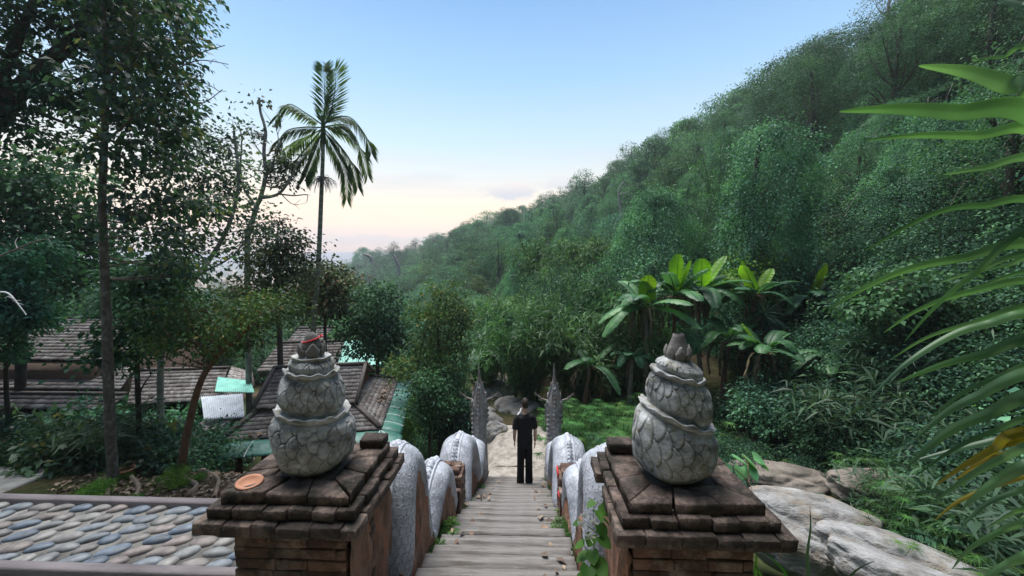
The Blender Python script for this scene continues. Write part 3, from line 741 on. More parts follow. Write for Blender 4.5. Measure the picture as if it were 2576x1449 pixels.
# ------------------------------------------------------------------ serpents along the stairs
S1=[(2.74,-2.55),(2.79,-2.22),(2.90,-1.88),(3.08,-1.70),(3.28,-1.84),(3.44,-2.28),(3.58,-2.66),(3.70,-2.76),(3.84,-2.63),(4.05,-2.47),(4.30,-2.47),(4.55,-2.70),(4.75,-3.05),(4.88,-3.36)]
S2=[(5.42,-3.75),(5.56,-3.52),(5.80,-3.22),(6.12,-3.07),(6.42,-3.16),(6.70,-3.52),(6.92,-3.92),(7.08,-4.04),(7.25,-3.90),(7.50,-3.76),(7.76,-3.90),(7.98,-4.25),(8.14,-4.60)]
def body_mesh(S,rx,rn,seed,name):
    n=760; nu=190
    P=spline(S,n); L_=np.concatenate([[0],np.cumsum(np.hypot(*np.diff(P,axis=0).T))])
    t=np.linspace(0,L_[-1],n); P=np.stack([np.interp(t,L_,P[:,0]),np.interp(t,L_,P[:,1])],1)
    T=np.gradient(P,axis=0); T/=np.linalg.norm(T,axis=1)[:,None]
    for _ in range(8): T[1:-1]=(T[:-2]+T[1:-1]*2+T[2:])/4
    T/=np.linalg.norm(T,axis=1)[:,None]
    Nn=np.stack([-T[:,1],T[:,0]],1)
    a=np.linspace(0,2*math.pi,nu,endpoint=False)
    UU,VV=np.meshgrid(a,t,indexing='xy')
    fade=np.clip((np.abs(((UU-math.pi/2+math.pi)%(2*math.pi))-math.pi)-.22)/.06,0,1)
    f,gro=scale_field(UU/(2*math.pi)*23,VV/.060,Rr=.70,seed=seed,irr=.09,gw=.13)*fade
    d=.010*f-.004+.006*np.sin(VV*5+UU*2)
    taper=np.clip(np.minimum(t,t[-1]-t)/.25,0,1)**.5*.25+.75
    ox=.02*np.sin(t*2.3+seed)
    X=(rx*taper)[:,None]*np.cos(UU)*(1+d/rx)+ox[:,None]
    q=(rn*taper)[:,None]*np.sin(UU)*(1+d/rn)
    Y=P[:,0][:,None]+Nn[:,0][:,None]*q; Z=P[:,1][:,None]+Nn[:,1][:,None]*q
    mb=MB(); mb.grid(np.stack([X,Y,Z],-1),closeV=True)
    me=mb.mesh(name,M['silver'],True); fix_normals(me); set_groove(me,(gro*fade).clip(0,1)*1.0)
    # crest: two rails and a row of plates between them
    cb=MB(); top=lambda i,dx,dr: (dx+ox[i],P[i,0]+Nn[i,0]*(rn*taper[i]+dr),P[i,1]+Nn[i,1]*(rn*taper[i]+dr))
    for sgn in (-1,1): cb.tube([top(i,sgn*.066,-.001) for i in range(6,n-6,4)],.015,6)
    rail=cb.mesh('crest_rails',M['silver'],True)
    pb=MB(); k=0; step=.052
    while .1+k*step<t[-1]-.1:
        i=int((.1+k*step)/t[-1]*(n-1)); j=min(i+int(.036/t[-1]*n)+1,n-1)
        hgt=.032+.010*math.sin(k*1.7)
        A=[top(i,-.045,-.01),top(i,.045,-.01),top(j,.045,-.01),top(j,-.045,-.01)]
        B=[top(i,-.036,hgt*.35),top(i,.036,hgt*.35),top(j,.030,hgt),top(j,-.030,hgt)]
        pb.add(A+B,[[4,5,6,7],[0,1,5,4],[1,2,6,5],[2,3,7,6],[3,0,4,7]])
        # little forward curling point
        C=top(j,0,hgt*1.45); pb.add([B[2],B[3],C,top(j-2 if j>2 else j,0,hgt*.8)],[[0,1,2],[1,3,2],[3,0,2]])
        k+=1
    plates=pb.mesh('crest_plates',M['silver']); fix_normals(plates)
    return me,rail,plates
nb1=body_mesh(S1,.215,.15,1,'tail_humps'); nb2=body_mesh(S2,.265,.175,2,'front_humps')
def naga_head():
    mb=MB(); y=8.46
    mb.loft([(0,y-.30,-4.98,.25,.24),(0,y-.24,-4.6,.245,.24),(0,y-.12,-4.25,.215,.215),(0,y-.05,-3.95,.19,.20),(0,y,-3.6,.178,.19),(0,y+.03,-3.35,.19,.20),
             (0,y+.04,-3.20,.185,.20),(0,y+.04,-3.08,.15,.18),(0,y+.03,-2.95,.115,.14),(0,y+.02,-2.83,.085,.105),(0,y+.01,-2.72,.06,.075),(0,y,-2.62,.042,.055),(.0,y-.02,-2.5,.030,.038),(.006,y-.03,-2.36,.02,.026),(.012,y-.04,-2.24,.010,.012)],28,power=2.3)
    # snout and jaws reaching forward over the landing
    def fl(pts): 
        for a,b in zip(pts,pts[1:]):
            mb.tube([a[0],b[0]],[a[1],b[1]],10)
    fl([((0,y+.1,-3.22),.15),((0,y+.35,-3.20),.12),((0,y+.52,-3.14),.085),((0,y+.60,-3.06),.05)])
    fl([((0,y+.1,-3.42),.12),((0,y+.32,-3.48),.085),((0,y+.46,-3.48),.05)])
    # back ridge, temple knobs, cheek fins
    for k in range(22):
        z=-4.75+k*.092; yy=y-.30-.02 if z<-4.6 else interp(z,[(-4.6,y-.49),(-4.25,y-.345),(-3.95,y-.26),(-3.6,y-.20),(-3.2,y-.17),(-2.95,y-.12),(-2.7,y-.07)])
        w=.042 if z<-3.3 else .03
        mb.ell((0,yy,z),(w,.035,.043),8,6)
    for s in (-1,1):
        for k in range(11):           # stacked crescent folds down each side of the neck
            z=-4.35+k*.105; r=interp(z,[(-4.35,.225),(-3.95,.19),(-3.3,.19)])
            pts=[(s*r*math.sin(a)*.97,y-.08-(r+.01)*math.cos(a)+(.02 if z>-4 else -.05),z-.10*math.sin((a-.35)*1.5)) for a in np.linspace(.38,1.55,7)]
            mb.tube(pts,[.008,.012,.015,.016,.015,.012,.008],6)
        mb.ell((s*.17,y-.02,-3.14),(.04,.07,.06),10,8); mb.ell((s*.15,y+.02,-3.0),(.03,.07,.075),10,8)
        for k in range(4):
            a0=Vector((s*.17,y+.06,-3.3-.12*k)); mb.tube([a0,a0+Vector((s*.05,-.02,.06)),a0+Vector((s*.055,-.06,.13))],[.035,.025,.006],6)
        for k in range(5):
            z=-3.02+k*.075; r=interp(z,[(-3.05,.15),(-2.83,.085),(-2.62,.045)])
            mb.tube([(s*r*.9,y-.02,z-.05),(s*(r+.02),y-.03,z+.01),(s*(r+.012),y-.04,z+.06)],[.028,.022,.006],6)
        mb.tube([(s*.05,y-.13,-3.05),(s*.055,y-.12,-2.9),(s*.03,y-.08,-2.72)],[.02,.02,.01],6)
    return remeshed(mb,'head',M['nagahead'],voxel=.0125,smooth=2)
def antler_mesh(s,q):
    mb=MB(); y=8.44
    b=Vector((s*.165,y,-3.10))
    p=[b,b+Vector((s*.09,-.01,.03)),b+Vector((s*.17,-.02,.06)),b+Vector((s*.25,-.02,.13)),b+Vector((s*.30,-.03,.20))]
    mb.tube(p,[.026,.02,.018,.014,.006],7)
    mb.tube([p[2],p[2]+Vector((s*.01,-.01,.07)),p[2]+Vector((s*.0,0,.12))],[.014,.011,.005],6)
    mb.tube([p[1],p[1]+Vector((s*.07,0,-.02)),p[1]+Vector((s*.13,0,.0))],[.013,.011,.005],6)
    mb.tube([p[3],p[3]+Vector((s*.04,0,.0)),p[3]+Vector((s*.09,.02,.06))],[.01,.008,.004],6)
    return mb.mesh('antler',M['deadwood'],True)
hm=naga_head(); am=[antler_mesh(-1,1),antler_mesh(1,2)]
def naga(s):
    lab=('silver scaled stair serpent below the red-threaded coil, spire head on the pavilion side' if s<0 else
         'silver scaled stair serpent below the flat-tipped coil, spire head beside the bright ferns')
    root=empty('serpent_balustrade',(s*.89,8.4,-4.98),label=lab,cat='statue',group='serpents along the stairs')
    root.scale=(-s,1,1)
    off=(0,-8.4,4.98)
    for tri in (nb1,nb2):
        b=link('body',tri[0],root,off); link('crest_rails',tri[1],b); link('crest_plates',tri[2],b)
    h=link('head',hm,root,(.05,-8.4,4.98)); h.scale=(.90,1,1)
    for m in am: link('antler',m,h)
    return root
naga(-1); naga(1)
# low walls under the serpents
def wall(s):
    q=random.Random(50+s)
    c1=spline(S1,200); c2=spline(S2,200)
    def top(Y):
        if Y<2.7: return -2.3
        if Y<=4.88: return float(np.interp(Y,c1[:,0],c1[:,1]))-.02
        if Y<5.42: return stair_z(Y)+.36
        if Y<=8.14: return float(np.interp(Y,c2[:,0],c2[:,1]))-.02
        return -4.6
    root=empty('balustrade_wall',(s*.89,5.4,-4.0),label=('low peeling reddish wall under the silver serpent on the pavilion side of the stairs' if s<0 else
               'low peeling brown wall under the silver serpent on the side of the white-flowered creeper'),cat='wall')
    off=Vector((-s*.89,-5.4,4.0))
    Ys=np.arange(2.66,8.36,.03); nz=34
    def face(x0,sgn,amp,seed):
        V=[]
        for Y in Ys:
            zt=top(Y); zb=min(stair_z(Y)-.35,zt-.2); row=[]
            for k in range(nz+1):
                z=zb+(zt-zb)*k/nz
                n1=mnoise.noise(Vector((Y*7,z*1.6,seed))); n2=mnoise.noise(Vector((Y*22,z*5,seed+3))); n3=mnoise.noise(Vector((Y*2.2,z*1.3,seed+9)))
                d=amp*(.028*n1+.014*n2-(.035 if n3>.22 else 0))
                row.append((x0+sgn*d,Y,z))
            V.append(row)
        return np.array(V)
    i=face(s*.695,-s,1,1+s*4); o=face(s*1.09,s,.6,7+s*4)
    mb=MB(); mb.grid(i); mb.grid(o,flip=True); mb.grid(np.stack([i[:,-1],o[:,-1]],1)); 
    mb.grid(np.stack([i[-1],o[-1]],1)); mb.grid(np.stack([i[0],o[0]],1))
    me=mb.mesh('rendered_core',M['plaster'],True); fix_normals(me); link('rendered_core',me,root,off)
    # stepped brick post between the two sections
    pb=MB(); x0,x1=(min(s*.66,s*1.12),max(s*.66,s*1.12))
    z=-4.1; zt=-2.93
    while z<zt:
        course(pb,x0,x1,5.0,5.36,z,z+.066,.20,.09,q,jit=.009); z+=.066
    pb.box((x0+.03,5.03,-4.1),(x1-.03,5.33,zt-.02))
    course(pb,min(s*.70,s*1.06),max(s*.70,s*1.06),5.06,5.32,z,z+.066,.2,.11,q,jit=.008)
    # lower step of bricks toward the near side
    z=-4.0
    while z<-3.02: course(pb,min(s*.655,s*.95),max(s*.655,s*.95),4.84,5.0,z,z+.066,.19,.08,q,jit=.009,drop=.04); z+=.066
    # capping bricks
    t=4.86; post=pb.build('brick_post',M['brick_red'],root,loc=off)
    if s>0:
        wb=MB(); V=[]
        for a in range(12):
            V.append([(s*(.735+.26*a/11),5.09+.2*b/7,-2.862+.006*mnoise.noise(Vector((a*.9,b*.8,2)))) for b in range(8)])
        wb.grid(np.array(V)); w=wb.build('white_patch',M['white'],post); sd=w.modifiers.new('s','SOLIDIFY'); sd.thickness=.012
        rb=MB(); rb.box((s*.65,5.13,-2.99),(s*.664,5.33,-2.90)); rb.box((s*.648,4.90,-3.14),(s*.66,5.02,-3.08)); rb.build('red_paint',M['red'],post)
wall(-1); wall(1)

# ------------------------------------------------------------------ roofs
def shingled(mb,A,B,C,D,rows,cols,q,h=.022,m=0):
    """A,B lower edge; D above A, C above B"""
    A,B,C,D=map(Vector,(A,B,C,D)); nrm=(B-A).cross(D-A).normalized()
    if nrm.z<0: nrm=-nrm
    mb.add([A-nrm*.015,B-nrm*.015,C-nrm*.015,D-nrm*.015],[[0,1,2,3]],m)
    P=lambda s,t: A.lerp(B,s).lerp(D.lerp(C,s),t)
    for r in range(rows):
        t0,t1=r/rows-.18/rows,(r+1)/rows; sh=q.random()
        for c in range(-1,cols+1):
            s0=max((c+sh*.9)/cols,0); s1=min((c+1+sh*.9)/cols,1)
            if s1-s0<.2/cols: continue
            hh=h*q.uniform(.75,1.3); dt=q.uniform(-.07,.07)/rows; g=.02/cols
            a=P(s0+g,t0+dt);b=P(s1-g,t0+dt);c2=P(s1-g,t1);d=P(s0+g,t1)
            V=[a+nrm*hh,b+nrm*hh,c2+nrm*.004,d+nrm*.004,a-nrm*.01,b-nrm*.01]
            mb.add(V,[[0,1,2,3],[4,5,1,0],[0,3,4],[1,5,2]],m)
def beam(mb,a,b,w,h,m=0):
    a,b=Vector(a),Vector(b); t=(b-a).normalized(); sd=t.cross(Vector((0,0,1))).normalized()*w/2; up=sd.cross(t).normalized()*h/2
    if up.z<0: up=-up
    V=[p+i*sd+j*up for p in (a,b) for i in (-1,1) for j in (-1,1)]
    mb.add(V,[[0,1,3,2],[4,6,7,5],[0,4,5,1],[2,3,7,6],[0,2,6,4],[1,5,7,3]],m)
# pavilion behind the left pillar
pv=empty('pavilion',(-3.7,9.9,-7.0),R(12.7),'two-tiered shingled pavilion with a curved green sheet skirt, behind the red-threaded coil','building')
q=random.Random(6)
E=lambda a,d,z: Vector((-a,d,z+7.0))     # a: metres left along the front, d: depth
ze,zi,zr=-4.46,-4.06,-3.28; Lf,Dp=3.8,4.5
i0,i1,j0,j1=.86,3.28,.98,3.6
lo=MB()
shingled(lo,E(Lf,0,ze),E(0,0,ze),E(i0,j0,zi),E(i1,j0,zi),7,22,q)
shingled(lo,E(0,0,ze),E(0,Dp,ze),E(i0,j1,zi),E(i0,j0,zi),7,26,q)
shingled(lo,E(0,Dp,ze),E(Lf,Dp,ze),E(i1,j1,zi),E(i0,j1,zi),7,22,q)
shingled(lo,E(Lf,Dp,ze),E(Lf,0,ze),E(i1,j0,zi),E(i1,j1,zi),7,26,q)
lro=lo.build('lower_roof',M['shingle'],pv)
for a,b in ((E(0,0,ze),E(i0,j0,zi)),(E(Lf,0,ze),E(i1,j0,zi)),(E(0,Dp,ze),E(i0,j1,zi)),(E(Lf,Dp,ze),E(i1,j1,zi))):
    hb=MB(); beam(hb,a+Vector((0,0,.045)),b+Vector((0,0,.045)),.12,.07); hb.build('hip_ridge',M['ridge'],lro)
up=MB(); jm=(j0+j1)/2; g0,g1=i0-.12,i1+.12; zu=-3.98
shingled(up,E(g1,j0-.16,zu),E(g0,j0-.16,zu),E(g0+.0,jm,zr),E(g1,jm,zr),10,18,q)
shingled(up,E(g0,j1+.16,zu),E(g1,j1+.16,zu),E(g1,jm,zr),E(g0,jm,zr),10,18,q)
uo=up.build('upper_roof',M['shingle'],pv)
rb=MB(); beam(rb,E(g0-.05,jm,zr+.03),E(g1+.05,jm,zr+.03),.14,.09)
for g in (g0,g1):
    beam(rb,E(g,j0-.2,zu+.02),E(g,jm,zr+.04),.09,.10); beam(rb,E(g,j1+.2,zu+.02),E(g,jm,zr+.04),.09,.10)
rb.build('ridge_boards',M['ridge'],uo)
for g in (i0,i1):
    gb=MB(); gb.add([E(g,j0,zi),E(g,j1,zi),E(g,jm,zr-.05)],[[0,1,2]]); gb.build('gable',M['redtimber'],uo)
def awn(a,b,out,n,drop,bow):
    V=[]
    for k in range(n+1):
        p=a.lerp(b,k/n); V.append([p+out*(f*1.0)+Vector((0,0,-drop*f**1.9+.0)) for f in np.linspace(0,1,9)])
    return V
sk=MB(); w=.55
frontA,frontB=E(Lf+.0,-.02,ze-.05),E(-.0,-.02,ze-.05)
d_front=Vector((0,-w,0)); d_right=Vector((w,0,0))
sk.grid(np.array(awn(frontA,frontB,d_front,16,.17,0))); sk.grid(np.array(awn(frontB,E(0,Dp,ze-.05),d_right,16,.17,0)))
V=[]
for an in np.linspace(0,math.pi/2,7):
    dv=Vector((w*math.sin(an),-w*math.cos(an),0)); V.append([frontB+dv*f*(1+.25*math.sin(2*an))+Vector((0,0,-.17*f**1.9)) for f in np.linspace(0,1,9)])
sk.grid(np.array(V)); V=[]
ao=sk.build('sheet_skirt',M['green_sheet'],pv,smooth=True); sd=ao.modifiers.new('s','SOLIDIFY'); sd.thickness=.012
def seam(p,dv):
    sb=MB(); sb.tube([p+dv*f+Vector((0,0,-.17*f**1.9+.012)) for f in np.linspace(0,1.0,9)],.011,5); sb.build('sheet_seam',M['white'],ao,smooth=True)
for k in range(6): seam(frontA.lerp(frontB,k/5.0),d_front)
for k in range(1,9): seam(frontB.lerp(E(0,Dp,ze-.05),k/8),d_right)
seam(frontB,Vector((w*.75,-w*.75,0)))
for a,d in ((.25,.25),(Lf-.25,.25),(.25,Dp-.25),(Lf-.25,Dp-.25),(Lf/2,.25),(.25,Dp/2)):
    wb=MB(); wb.box(E(a+.06,d-.06,-7.2),E(a-.06,d+.06,-4.5)); wb.build('post',M['timber'],pv)
wb=MB(); wb.box(E(Lf-.5,.9,-7.2),E(.5,Dp-.6,-4.3)); wb.build('wall',M['timber'],pv)

def house(name,label,planes,wallbox,mat='shingle',ridge=None,extra=None):
    c=Vector(wallbox[0])*.5+Vector(wallbox[1])*.5; base=Vector((c.x,c.y,wallbox[0][2]))
    root=empty(name,base,0,label,'house'); 
    for pl in planes:
        mb=MB(); q=random.Random(len(label)+len(planes)); m_=pl[6] if len(pl)>6 else mat
        if m_=='shingle': shingled(mb,*[Vector(p)-base for p in pl[:4]],pl[4],pl[5],q,h=.03)
        else:
            A,B,C,D=[Vector(p)-base for p in pl[:4]]; nr=(B-A).cross(D-A).normalized(); V=[]
            if nr.z<0: nr=-nr
            for i in range(81): V.append([A.lerp(B,i/80).lerp(D.lerp(C,i/80),t)+nr*(.02*math.sin(i*1.2)) for t in np.linspace(0,1,5)])
            mb.grid(np.array(V))
        r=mb.build('roof',M[m_],root,smooth=(m_!='shingle')); 
        if m_=='shingle':
            rb=MB(); beam(rb,Vector(pl[3])-base+Vector((0,0,.03)),Vector(pl[2])-base+Vector((0,0,.03)),.16,.08); rb.build('ridge_board',M['ridge'],r)
    wb=MB(); wb.box(Vector(wallbox[0])-base,Vector(wallbox[1])-base); wb.build('wall',M['timber'],root)
    return root
# long roofs among the left trees
A=lambda u,v,Y: at(u,v,Y)
zt_=lambda p,z: Vector((p.x,p.y,z))
house('house','long house with two broad stacked shingle roofs behind the spotted tree trunk',
 [((-27,14.0,-3.79),(-15.6,14.0,-3.76),(-15.2,16.2,-2.46),(-27,16.2,-2.5),14,60),
  ((-27,12.5,-4.42),(-13.8,12.5,-4.38),(-14.8,14.1,-3.95),(-27,14.1,-3.98),8,64),
  ((-18,11.6,-4.75),(-13.2,11.6,-4.72),(-13.4,12.3,-4.5),(-18,12.3,-4.52),3,24),
  ((-15.2,18.4,-3.79),(-27,18.4,-3.79),(-27,16.2,-2.5),(-15.2,16.2,-2.46),8,40)],((-27,13.0,-7.4),(-15.4,18,-3.9)))
house('house','small low roof of slanting whitish shingles seen past the leaning reddish trunk',
 [((-12.9,11.9,-4.66),(-10.4,12.6,-4.75),(-11.3,14.2,-4.10),(-14.2,13.4,-4.0),9,26),((-11.3,14.4,-4.1),(-10.4,12.65,-4.75),(-10.2,14.0,-4.8),(-10.9,14.8,-4.4),5,12)],((-13.5,12.8,-7.4),(-11.2,14.2,-4.8)))
house('house','far brown roof with a mint green end sheet just behind the pavilion ridge',
 [((-10.9,15.2,-4.5),(-7.9,15.9,-4.55),(-8.3,17.6,-3.72),(-11.0,16.9,-3.68),9,26),((-7.9,15.9,-4.55),(-6.3,16.9,-4.6),(-8.1,18.6,-3.9),(-8.3,17.6,-3.72),3,3,'mint_sheet'),
  ((-11.6,18.2,-4.0),(-9.9,18.4,-3.95),(-9.9,19.6,-3.45),(-11.6,19.4,-3.45),6,14)],((-10.5,16.2,-7.6),(-8.0,18.4,-4.5)))
# corrugated white sheet leaning, mint sheet roof, timber ramp
def sheet(name,label,P4,mat,cat):
    c=sum((Vector(p) for p in P4),Vector())/4; mb=MB(); A_,B_,C_,D_=[Vector(p)-c for p in P4]; nr=(B_-A_).cross(D_-A_).normalized(); V=[]
    for i in range(97): V.append([A_.lerp(B_,i/96).lerp(D_.lerp(C_,i/96),t)+nr*(.018*math.sin(i*1.25)) for t in np.linspace(0,1,9)])
    mb.grid(np.array(V)); o=mb.build(name,M[mat],smooth=True,loc=c); sd=o.modifiers.new('s','SOLIDIFY'); sd.thickness=.008
    return tag(o,label,cat)
sheet('corrugated_sheet','white corrugated roof sheet between the leaning tree and the pavilion',(at(513,1056,10.2),at(615,1050,10.2),at(610,990,11.2),at(505,998,11.2)),'white_sheet','sheet')
sheet('corrugated_sheet','mint green corrugated roof glimpsed through leaves above the white sheet',(at(540,986,12.2),at(640,988,12.2),at(630,958,13.2),at(548,948,13.2)),'mint_sheet','sheet')
mb=MB(); a,b=at(440,1120,8.9),at(560,1058,10.6)
for k in range(9):
    f=k/8.0; dv=Vector((b.x-a.x,b.y-a.y,b.z-a.z)); side=dv.cross(Vector((0,0,1))).normalized()
    p0=a+side*(-.45+.1*k); beam(mb,p0,p0+dv,.088,.03)
beam(mb,a+side*.5+Vector((0,0,.1)),b+side*.5+Vector((0,0,.1)),.06,.1)
me=mb.mesh('boardwalk',M['step']); fix_normals(me); bw=link('boardwalk',me); tag(bw,'weathered grey plank walkway sloping beside the pavilion roof','walkway')

# ------------------------------------------------------------------ creek boulders
def rock(label,c,r,rz,seed,mat='rock',flat=.6,tilt=(0,0),group=None):
    mb=MB(); nu,nv=90,46; V=[]
    for i in range(nv+1):
        ph=math.pi*i/nv; row=[]
        for j in range(nu):
            an=2*math.pi*j/nu
            d=Vector((math.sin(ph)*math.cos(an),math.sin(ph)*math.sin(an),math.cos(ph)))
            k=1+.17*mnoise.noise(d*1.3+Vector((seed,0,0)))+.09*mnoise.noise(d*2.9+Vector((0,seed,0)))+.035*mnoise.noise(d*7+Vector((0,0,seed)))
            k-=.06*max(0,1-abs(mnoise.noise(d*1.9+Vector((seed*2,1,0))))*9)         # cracks
            z=d.z; z=math.copysign(abs(z)**flat,z)
            row.append((d.x*r[0]*k,d.y*r[1]*k,z*r[2]*k))
        V.append(row)
    mb.grid(np.array(V),closeV=True,flip=True); o=mb.build('boulder',M[mat],smooth=True,loc=c); o.rotation_euler=(tilt[0],tilt[1],rz)
    return tag(o,label,'boulder',group)
B=[('broad smooth pale blue-grey boulder just past the stepped pillar',(4.85,6.25,-4.28),(.98,.60,.40),R(-24),1,'rock'),
   ('long pale slab sloping from the big boulder to the bright undergrowth',(5.45,5.15,-4.12),(1.12,.33,.31),R(-45),2,'rock'),
   ('lowest long pale rock slab running out at the corner under the strap leaves',(4.62,3.98,-3.58),(1.05,.27,.27),R(-50),3,'rock'),
   ('small pale slab with a brown edge tucked against the dark pillar',(3.85,5.35,-4.0),(.62,.26,.34),R(-50),4,'rock'),
   ('low brown rock shelf behind the broad pale boulder',(5.35,7.9,-4.55),(1.15,.5,.34),R(-8),5,'rock_brown'),
   ('brown layered rock beside the bamboo-like grass clump',(6.9,7.15,-4.22),(.95,.4,.32),R(-10),6,'rock_brown'),
   ('dark rock ledge under the thin white-stemmed trees',(10.0,8.6,-3.45),(2.3,.8,.62),R(-6),7,'rock_brown'),
   ('rounded pale boulder behind the left serpent neck',(-1.75,12.9,-5.66),(1.1,.9,.62),R(10),8,'rock'),
   ('flat grey rock in the middle of the dry stream bed',(-.15,14.4,-5.85),(1.0,1.2,.55),R(20),9,'rock'),
   ('grey stream rock stepping away between the serpent heads',(-1.05,17.5,-6.25),(.75,1.6,.55),R(12),10,'rock'),
   ('squarish stone at the edge of the landing by the person',(-.75,11.1,-5.15),(.42,.4,.42),R(4),11,'rock'),
   ('warm grey rock beyond the farthest stream bend',(-1.3,20.5,-6.6),(.7,1.3,.45),R(25),12,'rock_brown'),
   ('small dark boulder lodged in the undergrowth of the creek bank',(7.9,9.9,-3.9),(.55,.5,.5),R(30),13,'rock_brown')]
for b in B: rock(b[0],b[1],b[2],b[3],b[4],b[5],flat=.75)

# ------------------------------------------------------------------ person on the stairs
def person():
    fz=Z0+RISE*3; root=empty('person',(.19,7.62,fz),R(-3),'person in black seen from behind standing on the stairs, looking over the valley','person'); root.scale=(.83,.95,1); root.rotation_euler=(0,0,R(9))
    skin=surf_mat('skin',(.42,.25,.19),(.52,.33,.26),scale=8,bump=.05,rough=.6)
    hairm=surf_mat('short_brown_hair',(.016,.011,.008),(.040,.028,.02),scale=40,stretch=(1,1,.4),bump=.6,bdist=.004,rough=.7)
    black=surf_mat('black_cotton',(.006,.006,.007),(.013,.013,.015),scale=5,bump=.3,bdist=.02,rough=.9,fine=20)
    black2=surf_mat('black_trousers',(.005,.005,.006),(.011,.011,.013),scale=5,bump=.35,bdist=.02,rough=.9,fine=14)
    sh=surf_mat('dark_shoes',(.012,.011,.011),(.03,.028,.027),scale=8,bump=.2,rough=.6)
    # body: one continuous surface (person faces +Y)
    b=MB()
    def limb(pts,rad,n=12): b.tube(pts,rad,n)
    b.loft([(0,0,.84,.145,.10),(0,.0,.95,.165,.115),(0,0,1.06,.145,.10),(0,.01,1.22,.165,.11),(0,.01,1.36,.18,.11),(0,0,1.45,.13,.09),(0,0,1.49,.06,.06)],20)
    b.tube([(0,0,1.44),(.004,.012,1.52),(.008,.02,1.60)],[.062,.055,.056],14)
    b.loft([(.008,.025,1.565,.045,.055),(.008,.03,1.60,.064,.08),(.008,.03,1.65,.073,.093),(.008,.025,1.71,.076,.098),(.008,.02,1.765,.066,.085),(.008,.02,1.79,.035,.045)],20)
    b.ell((.008,.122,1.655),(.014,.02,.024)); b.ell((.008,.11,1.60),(.022,.018,.014))     # nose, chin
    for s in (-1,1): b.ell((.008+s*.079,.018,1.66),(.014,.024,.034))                         # ears
    for s in (-1,1):
        hand=Vector((s*.262,.04,.86)) if s>0 else Vector((-.245,.05,.88))
        el=Vector((s*.255,-.02,1.12))
        limb([(s*.165,0,1.41),(s*.215,-.005,1.33),el,(hand+el)*.5+Vector((s*.006,.0,0)),hand+Vector((0,0,.03))],[.058,.052,.042,.040,.027])
        b.ell(hand+Vector((0,.004,-.03)),(.018,.038,.05))
        for k in range(4):                                                                    # fingers
            f0=hand+Vector((-s*.002,-.024+.018*k,-.07)); ln=(.058,.07,.074,.062)[k]
            b.tube([f0,f0+Vector((-s*.006,.008,-ln*.5)),f0+Vector((-s*.022,.012,-ln*.95))],[.0095,.009,.0075],8)
        t0=hand+Vector((0,.036,-.02)); b.tube([t0,t0+Vector((-s*.006,.024,-.03)),t0+Vector((-s*.014,.028,-.06))],[.012,.0105,.008],8)
        limb([(s*.085,0,.93),(s*.092,.005,.5),(s*.095,-.012,.12),(s*.097,0,.06)],[.088,.06,.042,.045])
        b.loft([(s*.10,.05,.012,.04,.115),(s*.10,.05,.05,.042,.115),(s*.099,.02,.085,.038,.06)],14)
    link('body',remeshed(b,'body',skin,.0085,3),root)
    # hair
    h=MB(); V=[]
    for i in range(11):
        ph=math.pi*.62*i/10; row=[]
        for j in range(28):
            an=2*math.pi*j/28; fr=math.sin(an)   # +Y front
            p=min(ph,math.pi*(.40 if fr>.35 else (.52 if abs(math.cos(an))>.75 else .66)))
            row.append((.008+.084*math.sin(p)*math.cos(an),.020+.105*math.sin(p)*math.sin(an)-.006,1.69+.118*math.cos(p)-(.02 if p>1.5 else 0)))
        V.append(row)
    h.grid(np.array(V),closeV=True,flip=True); hm_=h.mesh('hair',hairm,True); fix_normals(hm_); ho=link('hair',hm_,root); sd=ho.modifiers.new('s','SOLIDIFY'); sd.thickness=.004; sd.offset=1
    # shirt
    t=MB()
    t.loft([(0,0,.885,.192,.128),(0,0,.98,.19,.128),(0,0,1.10,.182,.122),(0,.005,1.24,.198,.128),(0,.005,1.36,.208,.125),(0,0,1.43,.172,.108),(0,0,1.475,.095,.08),(0,0,1.492,.07,.068)],26,power=2.4)
    for s in (-1,1): t.tube([(s*.14,0,1.425),(s*.205,-.003,1.375),(s*.238,-.012,1.27),(s*.252,-.018,1.185)],[.078,.078,.070,.070],16)
    link('t_shirt',remeshed(t,'t_shirt',black,.0105,4),root)
    p=MB(); p.loft([(0,0,.80,.19,.135),(0,0,.90,.186,.13),(0,0,1.0,.172,.12)],24)
    for s in (-1,1): p.loft([(s*.105,.0,.035,.088,.095),(s*.108,-.004,.06,.094,.102),(s*.105,-.002,.25,.090,.098),(s*.100,0,.5,.090,.098),(s*.094,0,.70,.096,.112),(s*.088,0,.84,.100,.126)],20)
    link('trousers',remeshed(p,'trousers',black2,.011,4),root)
    for s in (-1,1):
        f=MB(); f.loft([(s*.108,.03,.0,.052,.15),(s*.108,.03,.03,.055,.152),(s*.107,.03,.06,.05,.13),(s*.105,0,.10,.042,.07)],18); f.build('shoe',sh,root,smooth=True)
    w=MB(); w.tube([(.262+.034*math.cos(a),.042+.034*math.sin(a),.915) for a in np.linspace(0,2*math.pi,18)],.007,6); w.build('wristband',sh,root,smooth=True)
    # pale scarf ends and cloth showing on the left side
    c=MB()
    c.tube([(-.055,.075,1.575),(-.085,.07,1.555),(-.09,.05,1.52),(-.14,.02,1.49),(-.175,.01,1.465)],[.018,.026,.024,.03,.016],8)
    cl=surf_mat('white_cloth',(.6,.6,.6),(.78,.78,.78),scale=12,bump=.3)
    c.build('white_cloth',cl,root,smooth=True)
    c=MB(); c.tube([(-.235,.09,1.22),(-.262,.08,1.08),(-.272,.07,.98)],[.02,.034,.018],8); c.build('white_cloth',cl,root,smooth=True)
person()

